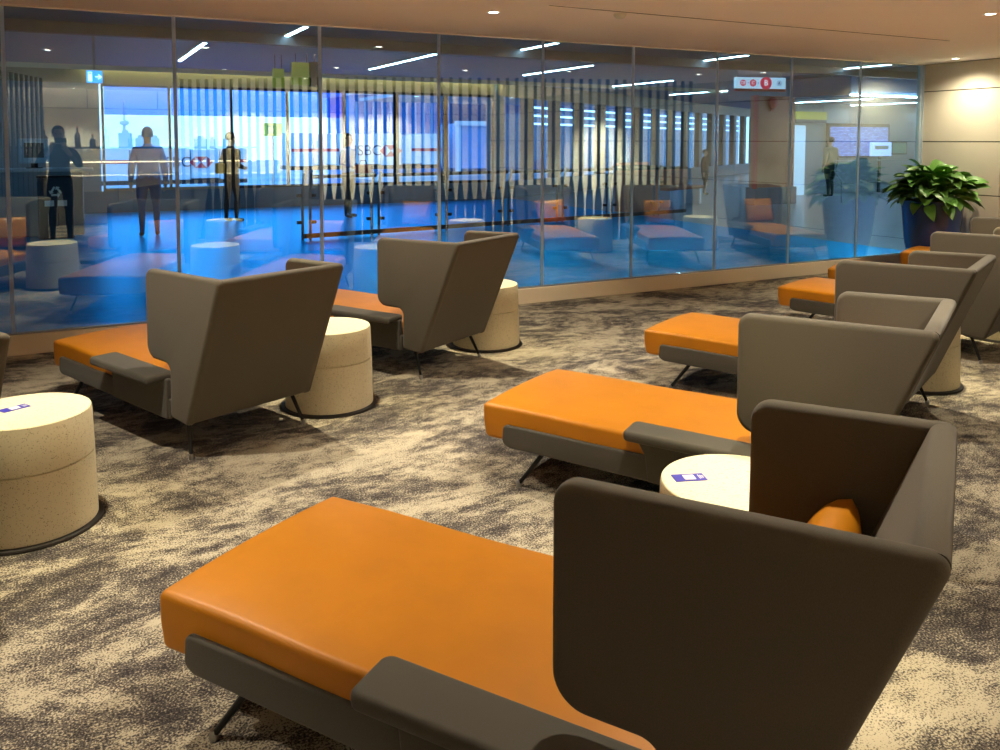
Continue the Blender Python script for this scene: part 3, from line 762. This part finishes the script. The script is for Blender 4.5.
bm = bmesh.new(); box(bm, (0, 0, .975), (.52, .38, .03), bev=.008); obj('bin_lid', bm, M['black_metal'], t, smooth=False)
bm = bmesh.new()
for k in range(3):
    a = PI/2+k*2*PI/3; b2 = a+2*PI/3
    p = Vector((math.cos(a), 0, math.sin(a)))*.10; q = Vector((math.cos(b2), 0, math.sin(b2)))*.10; d = (q-p)
    tube(bm, [Vector((0,-.186,.74))+p+d*.15, Vector((0,-.186,.74))+p+d*.70], .016, n=6)
    tip = p+d*.9; bb = p+d*.65; nn = Vector((-d.z, 0, d.x)).normalized()*.04
    vs = [bm.verts.new(Vector((0,yy,.74))+w) for yy in (-.196,-.182) for w in (tip, bb+nn, bb-nn)]
    bm.faces.new(vs[:3]); bm.faces.new(vs[3:]); [bm.faces.new((vs[i], vs[(i+1)%3], vs[3+(i+1)%3], vs[3+i])) for i in range(3)]
obj('recycling_symbol', bm, M['white_label'], t, smooth=False)
for x in (-.09, .09):
    bm = bmesh.new(); box(bm, (x, -.185, .56), (.13, .012, .09)); obj('pictogram', bm, M['white_label'], t, smooth=False)
# blue exit sign with running figure and arrow
t = empty('exit_sign', (.35, 13.0, 0), label='blue lit exit sign with white figure and arrow hanging at upper left', cat='sign')
bm = bmesh.new(); box(bm, (0, 0, 2.43), (.20, .05, .17), bev=.004); obj('sign_case', bm, mat('exit_blue', (.02,.25,.62), .4, emit=(.03,.34,.85), estr=1.2), t, smooth=False)
pw = glow('pictogram_white', (.85,.95,1.0), 1.6)
bm = bmesh.new(); box(bm, (-.055, -.03, 2.43), (.05, .006, .13)); box(bm, (.045, -.03, 2.43), (.07, .006, .014))
box(bm, (.065, -.03, 2.445), (.045, .006, .013), Matrix.Rotation(R(45), 4, 'Y')); box(bm, (.065, -.03, 2.415), (.045, .006, .013), Matrix.Rotation(R(-45), 4, 'Y'))
obj('pictogram', bm, pw, t, smooth=False)
bm = bmesh.new(); lathe(bm, [(0,0), (.012,0), (.012,.004), (0,.004)], 12); h = obj('pictogram_head', bm, M['exit'] if 'exit' in M else M['blue_label'], t); h.location = (-.055, -.034, 2.475); h.rotation_euler = (PI/2, 0, 0)
bm = bmesh.new(); box(bm, (0, 0, 2.81), (.03, .03, .58)); obj('hanger', bm, M['steel'], t, smooth=False)
# yellow wayfinding boxes hanging over the concourse
t = empty('wayfinding_sign', (3.75, 15.0, 0), label='dull yellow and black wayfinding sign boxes hanging over the left windows', cat='sign')
ym = mat('dull_yellow', (.35,.30,.04), .5, emit=(.35,.30,.04), estr=.25)
bm = bmesh.new(); box(bm, (-.02, 0, 2.74), (.30, .10, .40)); obj('yellow_panel', bm, ym, t, smooth=False)
bm = bmesh.new(); box(bm, (.22, 0, 2.74), (.14, .10, .44)); obj('dark_panel', bm, M['beam'], t, smooth=False)
bm = bmesh.new(); box(bm, (-.32, .4, 2.68), (.20, .08, .34)); obj('small_yellow_panel', bm, ym, t, smooth=False)
bm = bmesh.new()
for x, y in ((-.1,0), (.1,0), (.24,0), (-.38,.4), (-.26,.4)): tube(bm, [(x, y, 2.8), (x, y, HT)], .01, n=6)
obj('hangers', bm, M['black_metal'], t)

# ------------------------------------------------------------------ people
def skin_body(name, nodes, edges, mats, pick, root=0, sub=2, parent=None):
    me = bpy.data.meshes.new(name); keys = list(nodes); idx = {k: i for i, k in enumerate(keys)}
    me.from_pydata([nodes[k][0] for k in keys], [(idx[a], idx[b]) for a, b in edges], [])
    o = bpy.data.objects.new(name, me); C.objects.link(o)
    o.modifiers.new('skin', 'SKIN'); sv = me.skin_vertices[0].data
    for k in keys:
        r = nodes[k][1]; sv[idx[k]].radius = r if isinstance(r, tuple) else (r, r); sv[idx[k]].use_root = (idx[k] == root)
    sb = o.modifiers.new('sub', 'SUBSURF'); sb.levels = sub; sb.render_levels = sub
    dg = bpy.context.evaluated_depsgraph_get(); dg.update()
    nm = bpy.data.meshes.new_from_object(o.evaluated_get(dg)); bpy.data.objects.remove(o); bpy.data.meshes.remove(me)
    nm.materials.clear()
    for m in mats: nm.materials.append(m)
    for p in nm.polygons: p.material_index = pick(p.center); p.use_smooth = True
    return link(name, nm, parent)

SKINM = mat('skin', (.50,.30,.22), .55); HAIRM = mat('dark_hair', (.02,.016,.014), .7); SHOE = mat('dark_shoe', (.02,.02,.02), .5)
def person(loc, rz, lab, top, pants, pose='stand', scale=1.0, hair=HAIRM, bulk=1.0, name='person'):
    t = empty(name, loc, rz, label=lab, cat='person'); t.scale = (scale,)*3
    # faces -y; z up
    n = {'pelvis': ((0,.0,.93), (.155*bulk,.115*bulk)), 'waist': ((0,0,1.08), (.145*bulk,.105*bulk)), 'chest': ((0,.01,1.28), (.165*bulk,.115*bulk)),
         'collar': ((0,.015,1.43), (.10,.075)), 'neck': ((0,.0,1.50), .052), 'jaw': ((0,-.025,1.565), (.062,.072)), 'face': ((0,-.02,1.63), (.075,.092)), 'crown': ((0,-.005,1.71), (.066,.08)), 'top': ((0,0,1.745), .035)}
    e = [('pelvis','waist'), ('waist','chest'), ('chest','collar'), ('collar','neck'), ('neck','jaw'), ('jaw','face'), ('face','crown'), ('crown','top')]
    for s, sg in (('L',1), ('R',-1)):
        n['hip'+s] = ((sg*.10,0,.86), .088*bulk); n['thigh'+s] = ((sg*.105,-.005,.68), .078*bulk)
        st = .03*sg
        n['knee'+s] = ((sg*.11,-.015+st,.48), .056); n['calf'+s] = ((sg*.112,.01+st,.33), .055); n['ankle'+s] = ((sg*.115,.02+st,.09), .038); n['heel'+s] = ((sg*.118,.02+st,.04), .038); n['toe'+s] = ((sg*.13,-.15+st,.03), (.035,.028))
        e += [('pelvis','hip'+s), ('hip'+s,'thigh'+s), ('thigh'+s,'knee'+s), ('knee'+s,'calf'+s), ('calf'+s,'ankle'+s), ('ankle'+s,'heel'+s), ('heel'+s,'toe'+s)]
        if pose == 'photo':
            sh, el, wr = (sg*.19,.0,1.385), (sg*.285,-.10,1.14), (sg*.105,-.285,1.40)
            hd = Vector((-sg*.02,-.035,.05)).normalized()
        elif pose == 'carry':
            sh, el, wr = (sg*.185,.0,1.38), (sg*.24,.03,1.12), (sg*.13,-.22,1.05); hd = Vector((-sg*.4,-.8,0)).normalized()
        else:
            sh, el, wr = (sg*.185,.0,1.38), (sg*.25,.03,1.10), (sg*.26,-.04,.86); hd = Vector((0,-.15,-1)).normalized()
        sh, el, wr = Vector(sh), Vector(el), Vector(wr)
        n['sh'+s] = (sh, .072*bulk); n['el'+s] = (el, .05*bulk); n['mid'+s] = (el.lerp(wr,.4), .046*bulk); n['wr'+s] = (wr, .032)
        pm = wr+hd*.06; n['palm'+s] = (pm, (.034,.022))
        e += [('chest','sh'+s), ('sh'+s,'el'+s), ('el'+s,'mid'+s), ('mid'+s,'wr'+s), ('wr'+s,'palm'+s)]
        side = hd.cross(Vector((0,1,0))) if pose != 'stand' else Vector((0,1,0))
        if side.length < .1: side = Vector((1,0,0))
        side.normalize()
        curl = Vector((0,-1,0)) if pose == 'photo' else Vector((-sg,0,0))
        for f in range(4):
            b0 = pm+side*(-.027+.018*f)+hd*.03; ln = (.036,.042,.040,.032)[f]
            m1 = b0+hd*ln+curl*.008; m2 = m1+hd*ln*.5+curl*.028
            n['f%d%s' % (f,s)] = (b0, .0095); n['g%d%s' % (f,s)] = (m1, .0088); n['h%d%s' % (f,s)] = (m2, .0075)
            e += [('palm'+s,'f%d%s' % (f,s)), ('f%d%s' % (f,s),'g%d%s' % (f,s)), ('g%d%s' % (f,s),'h%d%s' % (f,s))]
        n['t0'+s] = (wr+hd*.03-side*.035+curl*.015, .011); n['t1'+s] = (wr+hd*.065-side*.05+curl*.03, .0095); e += [('wr'+s,'t0'+s), ('t0'+s,'t1'+s)]
    def pick(c):
        if c.z > 1.485 and abs(c.x) < .12 and c.y > -.14: return 2
        if pose == 'photo' and c.y < -.265 and c.z > 1.3: return 2
        if pose == 'carry' and c.y < -.215 and .95 < c.z < 1.15: return 2
        if pose == 'stand' and c.z < .87 and abs(c.x) > .215: return 2
        if c.z < .075: return 3
        if c.z < .95: return 1
        return 0
    body = skin_body('body', n, e, [top, pants, SKINM, SHOE], pick, sub=2, parent=t)
    # face details and ears belong to the body's head
    bm = bmesh.new()
    def ball(c, s, rot=None): bmesh.ops.create_uvsphere(bm, u_segments=10, v_segments=8, radius=1, matrix=Matrix.Translation(c) @ Matrix.Diagonal((*s,1)))
    ball((0,-.115,1.615), (.014,.018,.022)); ball((.078,0,1.62), (.012,.02,.03)); ball((-.078,0,1.62), (.012,.02,.03))
    obj('nose_and_ears', bm, SKINM, body)
    bm = bmesh.new()
    for sg in (1,-1): bmesh.ops.create_uvsphere(bm, u_segments=10, v_segments=8, radius=1, matrix=Matrix.Translation((sg*.031,-.098,1.64)) @ Matrix.Diagonal((.012,.008,.008,1)))
    obj('eyes', bm, HAIRM, body)
    bm = bmesh.new(); bmesh.ops.create_uvsphere(bm, u_segments=10, v_segments=6, radius=1, matrix=Matrix.Translation((0,-.094,1.572)) @ Matrix.Diagonal((.024,.006,.006,1))); obj('mouth', bm, M['red'], body)
    # hair cap
    bm = bmesh.new(); bmesh.ops.create_uvsphere(bm, u_segments=20, v_segments=14, radius=1, matrix=Matrix.Translation((0,.012,1.665)) @ Matrix.Diagonal((.089,.104,.105,1)))
    bmesh.ops.delete(bm, geom=[v for v in bm.verts if (v.co.y < -.035 and v.co.z < 1.70) or v.co.z < 1.585], context='VERTS')
    obj('hair', bm, hair, t)
    return t
DK = mat('dark_navy_jacket', (.012,.02,.035), .8); DKP = mat('dark_trousers', (.012,.014,.02), .8)
ph = person((-.13,-.36,0), PI, 'person in dark clothes photographing with a phone, mirrored at far left of the glass', DK, DKP, 'photo', 1.0)
# phone in his hands
t = empty('phone', (-.10,-.035,1.545), label='dark phone held up by the mirrored person at far left', cat='phone')
bm = bmesh.new(); box(bm, (0,0,0), (.155,.009,.076), bev=.004); obj('phone_body', bm, M['win_frame'], t)
bm = bmesh.new(); box(bm, (0,-.0052,0), (.146,.001,.068)); obj('screen', bm, glow('phone_screen', (.3,.28,.25), .35), t, smooth=False)
# bag strap at his hip
t = empty('shoulder_bag', (-.36,-.33,.80), label='small dark bag hanging at the hip of the mirrored photographer', cat='bag')
bm = bmesh.new(); rbox(bm, (-.03,0,.04), (.09,.20,.22), .03, (3,3,3)); obj('bag_body', bm, DK, t)
bm = bmesh.new(); tube(bm, [(-.03,.0,.14), (-.01,-.02,.32), (.05,-.04,.52), (.12,-.02,.66)], .011, n=8); obj('strap', bm, M['rail'], t)
person((1.13,14.5,0), PI, 'broad person in a blue jacket standing before the leftmost far window', mat('pale_blue_jacket', (.03,.28,.85), .8), mat('blue_trousers', (.01,.07,.24), .8), 'stand', 1.0, hair=mat('hair_tinted_blue', (.05,.20,.50), .8), bulk=1.2)  # blue jacket brightened, hair and trousers tinted, to hold the bluish light
person((2.74,16.4,0), R(120), 'person in dark brown clothes carrying a yellow bag by the left windows', mat('dark_brown_coat', (.05,.02,.015), .8), mat('brown_trousers', (.04,.018,.014), .8), 'carry', .97)
t = empty('carried_bag', (2.52,16.32,.92), label='yellow orange bag held by the person in dark brown', cat='bag')
bm = bmesh.new(); rbox(bm, (0,0,.10), (.16,.22,.20), .03, (3,3,3)); obj('bag_body', bm, mat('orange_bag', (.75,.33,.03), .6), t)
bm = bmesh.new(); tube(bm, [(0,-.06,.19), (0,-.04,.29), (0,.04,.29), (0,.06,.19)], .01, n=8); obj('handle', bm, M['slot'], t)
person((5.0,16.3,0), R(40), 'person in a blue top carrying a red bag before the middle windows', mat('blue_top', (.03,.20,.62), .8), DKP, 'carry', .96)
t = empty('carried_bag', (5.22,16.02,.88), label='pink red bag held by the person in the blue top', cat='bag')
bm = bmesh.new(); rbox(bm, (0,0,.10), (.30,.16,.18), .03, (3,3,3)); obj('bag_body', bm, mat('red_bag', (.60,.09,.09), .6), t)
bm = bmesh.new(); tube(bm, [(-.08,0,.18), (-.05,0,.27), (.05,0,.27), (.08,0,.18)], .01, n=8); obj('handle', bm, M['slot'], t)
person((18.9,16.4,0), PI, 'person in a tan coat standing before the flight information screen', mat('tan_coat', (.38,.25,.13), .8), DKP, 'stand', .95, bulk=1.35)
person((16.3,18.6,0), R(30), 'distant person in dark red jacket left of the brown wall panel', mat('dark_red_jacket', (.10,.03,.03), .8), DKP, 'stand', .74, bulk=1.25)

# brown seating and counter at the end of the balustrade
bm = bmesh.new()
def bench(x, y, lab, m, rz=R(20)):
    t = empty('waiting_bench', (x, y, 0), rz, label=lab, cat='bench', group='brown waiting benches')
    bm = bmesh.new(); box(bm, (0,0,.42), (1.7,.5,.08), bev=.02); obj('seat', bm, m, t)
    bm = bmesh.new(); box(bm, (0,.26,.68), (1.7,.07,.44), bev=.02); obj('backrest', bm, m, t)
    for xx in (-.7,.7):
        bm = bmesh.new(); box(bm, (xx,0,.19), (.06,.44,.38)); obj('leg', bm, M['steel'], t, smooth=False)
bench(13.1,15.9,'brown waiting bench left of the brown wall panel, nearer one',M['brown_panel'])
bench(15.2,20.2,'brown waiting bench deep in the concourse, farther one',M['brown_panel'])
t = empty('wooden_counter', (11.2,15.0,0), R(20), label='dark wooden counter at the right end of the balustrade', cat='counter')
bm = bmesh.new(); box(bm, (0,0,.48), (1.0,.5,.96), bev=.01); obj('counter_body', bm, M['brown_panel'], t, smooth=False)
bm = bmesh.new(); box(bm, (0,0,.98), (1.1,.6,.04), bev=.008); obj('counter_top', bm, M['slot'], t, smooth=False)

# ------------------------------------------------------------------ back of the lounge: ledge with bottles and counter
t = empty('wall_shelf', (.5, YB+.12, 1.42), label='dark shelf on the marble band behind the mirrored photographer', cat='shelf')
bm = bmesh.new(); box(bm, (0,0,-.02), (6,.24,.04)); obj('shelf_board', bm, M['slat'], t, smooth=False)
bm = bmesh.new(); box(bm, (0,.0,-.30), (6,.03,.02)); obj('lamp_strip', bm, glow('warm_strip', (1,.8,.5), 3), t, smooth=False)
bmat = mat('dark_bottle', (.03,.025,.03), .3)
def bottle(x, h, lab):
    t = empty('bottle', (x, YB+.12, 1.42), label=lab, cat='bottle', group='bottles on the back shelf')
    bm = bmesh.new(); lathe(bm, [(0,0), (.05,0), (.052,.01), (.052,h*.62), (.018,h*.76), (.018,h), (0,h)], 16); obj('bottle_glass', bm, bmat, t)
    bm = bmesh.new(); lathe(bm, [(.02,h), (.02,h+.03), (0,h+.03)], 12); obj('cap', bm, M['brown_panel'], t)
for x, h, lab in ((.16,.36,'tall dark bottle right beside the mirrored photographer'), (.42,.22,'short dark bottle in the middle of the back shelf'), (.66,.34,'tall dark bottle on the back shelf before the pale window'),
                  (1.1,.24,'short dark bottle under the pale window'), (-.4,.30,'dark bottle behind the shoulder of the photographer')):
    bottle(x, h, lab)
t = empty('buffet_counter', (1.3, -3.6, 0), label='cream buffet counter along the back wall, mirrored low in the glass', cat='counter')
bm = bmesh.new()
for k in range(5): box(bm, (-2+k*1.0,0,.42), (.985,.55,.84), bev=.006)
obj('cabinet_fronts', bm, M['cream_panel'], t, smooth=False)
bm = bmesh.new(); box(bm, (0,0,.865), (5.1,.62,.05), bev=.008); obj('counter_top', bm, M['marble'], t, smooth=False)

# stickers last, when every table exists
for a in SK: add_sticker(*a)

# ------------------------------------------------------------------ outside the terminal
slab('ground', -120, 160, YW+.5, 260, -4.6, -4.5, mat('apron_concrete', (.40,.47,.56), .8, var=.25, vscale=.15))
snow = mat('jet_bridge_white', (.62,.66,.72), .6); navy = mat('sign_navy', (.05,.05,.12), .5); hred = mat('logo_red', (.65,.02,.05), .5)
def bank_sign(parent, x, y, z, h):
    l = text_mesh('HSBC', h*1.25, navy, parent, 'lettering', .01); l.location = (x, y, z); l.rotation_euler = (PI/2, 0, 0)
    # hexagon mark: two side triangles and two inner triangles in red on white
    bm = bmesh.new(); w = h*.62; cx = x+h*2.35
    def tri(*p):
        a = [bm.verts.new((cx+q[0]*w, y-.02, z+q[1]*w)) for q in p]; b = [bm.verts.new((cx+q[0]*w, y-.0, z+q[1]*w)) for q in p]
        bm.faces.new(a); bm.faces.new(list(reversed(b))); [bm.faces.new((a[i], b[i], b[(i+1)%3], a[(i+1)%3])) for i in range(3)]
    tri((-1.6,0), (-.8,.8), (-.8,-.8)); tri((1.6,0), (.8,-.8), (.8,.8)); tri((-.8,.8), (.8,.8), (0,0)); tri((-.8,-.8), (0,0), (.8,-.8))
    obj('logo_mark', bm, hred, parent, smooth=False)
def jet_bridge(x0, x1, y, z0, z1, lab, sx, sz, h, stripes):
    t = empty('jet_bridge', ((x0+x1)/2, y, -4.5), label=lab, cat='jet bridge'); X = (x0+x1)/2; Z = 4.5
    n = 7; L = (x1-x0)/n
    bm = bmesh.new()
    for k in range(n): box(bm, (x0+L*(k+.5)-X, 1.3, (z0+z1)/2+Z), (L-.05, 2.6, z1-z0-(.12 if k % 2 else 0)))
    obj('tunnel', bm, snow, t, smooth=False)
    bm = bmesh.new(); box(bm, (0, 1.3, z0+Z-.12), (x1-x0, 2.2, .2)); obj('underframe', bm, M['win_frame'], t, smooth=False)
    for xx in (x0+1.2, x1-1.5):
        bm = bmesh.new(); tube(bm, [(xx-X, 1.3, 0), (xx-X, 1.3, z0+Z)], .28, n=10); obj('support_leg', bm, M['sill'], t)
    bank_sign(t, sx-X, -.02, sz+Z, h)
    for a, b in stripes:
        bm = bmesh.new(); box(bm, ((a+b)/2-X, -.015, sz+Z+.05), (b-a, .03, .16)); obj('red_stripe', bm, hred, t, smooth=False)
    return t
jet_bridge(9.9, 18.2, 42, .25, 1.92, 'white jet bridge with bank lettering and red stripes outside the middle windows', 13.75, 1.0, .62, [(9.95,12.4), (16.4,18.15)])
jet_bridge(-1.5, 7.9, 42.5, -.35, 1.15, 'white jet bridge with bank lettering outside the left windows', 4.4, .48, .55, [(-1.4,2.6), (7.0,7.8)])
# rotunda at the end of the jet bridge
t = empty('jet_bridge_cab', (20.3, 42, -4.5), label='pale boxy cab at the right end of the jet bridge', cat='jet bridge cab')
bm = bmesh.new(); box(bm, (0,1.2,5.75), (2.2,2.6,2.5)); obj('cab_body', bm, mat('cab_blue', (.12,.30,.60), .5), t, smooth=False)
bm = bmesh.new(); box(bm, (-1.2,-.1,5.6), (.25,.2,2.9)); box(bm, (1.2,-.1,5.6), (.25,.2,2.9)); box(bm, (0,-.1,7.0), (2.7,.3,.25)); obj('cab_frame', bm, snow, t, smooth=False)
bm = bmesh.new(); tube(bm, [(0,1.2,0), (0,1.2,4.5)], .35, n=10); obj('support_leg', bm, M['sill'], t)
# ribbed terminal pier opposite
t = empty('terminal_pier', (32, 70, -4.5), label='ribbed blue terminal pier with pale roof far outside the windows', cat='building')
bm = bmesh.new(); box(bm, (0,4,5), (20,8,10.0)); obj('pier_wall', bm, mat('pier_blue', (.008,.20,.52), .6), t, smooth=False)
bm = bmesh.new(); box(bm, (0,3.5,10.3), (21,9.4,.6)); obj('pier_roof', bm, snow, t, smooth=False)
bm = bmesh.new()
for k in range(26): box(bm, (-9.8+k*.78,-.12,7.6), (.14,.24,3.6))
obj('pier_fins', bm, mat('pier_fin', (.40,.52,.72), .5), t, smooth=False)
bm = bmesh.new(); box(bm, (0,-.1,4.9), (20,.2,1.0)); obj('pier_band', bm, snow, t, smooth=False)
t = empty('terminal_wing', (20, 42, -4.5), fa, label='dark blue terminal wing with pale light strips beyond the brown columns', cat='building')
bm = bmesh.new(); box(bm, (27, 3, 5.6), (42, 6, 11.2)); obj('wing_wall', bm, mat('wing_blue', (.008,.03,.10), .6), t, smooth=False)
bm = bmesh.new()
for k in range(30): box(bm, (6.5+k*1.4, -.06, 5.2), (.16, .12, 4.0))
obj('wing_mullions', bm, mat('wing_mullion', (.04,.10,.24), .6), t, smooth=False)
bm = bmesh.new()
for z in (7.1, 7.6, 8.1): box(bm, (27, -.08, z), (41, .1, .12))
obj('light_strips', bm, glow('wing_strips', (.75,.88,1.0), 1.6), t, smooth=False)
# skyline, its haze put into the pale blue colour
hz = mat('haze_tinted_concrete', (.62,.72,.86), .9)
r = random.Random(5)
for k in range(8):
    x = -2+k*3.1+r.uniform(-1, 1); h = r.uniform(6, 8.2); w = r.uniform(1.2, 2.6)
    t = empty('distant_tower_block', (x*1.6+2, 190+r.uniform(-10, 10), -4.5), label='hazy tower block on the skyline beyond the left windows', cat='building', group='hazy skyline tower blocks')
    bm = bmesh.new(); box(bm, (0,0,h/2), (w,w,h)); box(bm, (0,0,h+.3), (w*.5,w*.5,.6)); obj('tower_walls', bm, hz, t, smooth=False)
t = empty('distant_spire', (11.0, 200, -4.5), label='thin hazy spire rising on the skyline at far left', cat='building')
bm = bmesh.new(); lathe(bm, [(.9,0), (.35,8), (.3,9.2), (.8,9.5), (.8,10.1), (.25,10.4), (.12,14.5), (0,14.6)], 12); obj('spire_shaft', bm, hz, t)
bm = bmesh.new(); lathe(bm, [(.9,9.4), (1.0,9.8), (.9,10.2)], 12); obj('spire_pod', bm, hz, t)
# yellow stand number board outside
t = empty('stand_board', (8.6, 40, -4.5), label='small yellow green stand board outside the left windows', cat='sign')
bm = bmesh.new(); box(bm, (0,0,6.55), (.9,.1,.62)); obj('board', bm, mat('board_yellow', (.65,.62,.08), .5), t, smooth=False)
bm = bmesh.new(); box(bm, (-.1,-.06,6.55), (.3,.03,.40)); obj('board_digit', bm, mat('board_green', (.03,.20,.08), .5), t, smooth=False)
bm = bmesh.new(); tube(bm, [(0,0,0), (0,0,6.25)], .06, n=8); obj('pole', bm, M['steel'], t)

# ------------------------------------------------------------------ sky, render settings
w = bpy.data.worlds.new('sky'); S.world = w; w.use_nodes = True; nt = w.node_tree; N = nt.nodes; L = nt.links
bg = N['Background']; tc = N.new('ShaderNodeTexCoord'); sx = N.new('ShaderNodeSeparateXYZ'); rp = N.new('ShaderNodeValToRGB')
L.new(tc.outputs['Generated'], sx.inputs['Vector']); L.new(sx.outputs['Z'], rp.inputs['Fac']); L.new(rp.outputs['Color'], bg.inputs['Color'])
e = rp.color_ramp.elements; e[0].position = 0; e[0].color = (.72,.84,1.0,1); e[1].position = .5; e[1].color = (.30,.55,1.0,1)
bg.inputs['Strength'].default_value = 1.7
S.view_settings.view_transform = 'Standard'; S.view_settings.look = 'None'; S.view_settings.gamma = 1; S.view_settings.use_curve_mapping = False
S.view_settings.exposure = 0.85
S.cycles.transparent_max_bounces = 32; S.cycles.max_bounces = 10; S.cycles.diffuse_bounces = 5; S.cycles.glossy_bounces = 5
S.cycles.caustics_reflective = False; S.cycles.caustics_refractive = False; S.cycles.sample_clamp_indirect = 60
S.cycles.use_denoising = True
for _m in bpy.data.materials:
    if _m.name.startswith(('lamp_lens','lit_','sign_','exit_','pictogram','dull_','yellow_','advert','green_screen','dark_display','phone_screen','wing_strips','flight','warm_strip')):
        _m.cycles.emission_sampling = 'NONE'
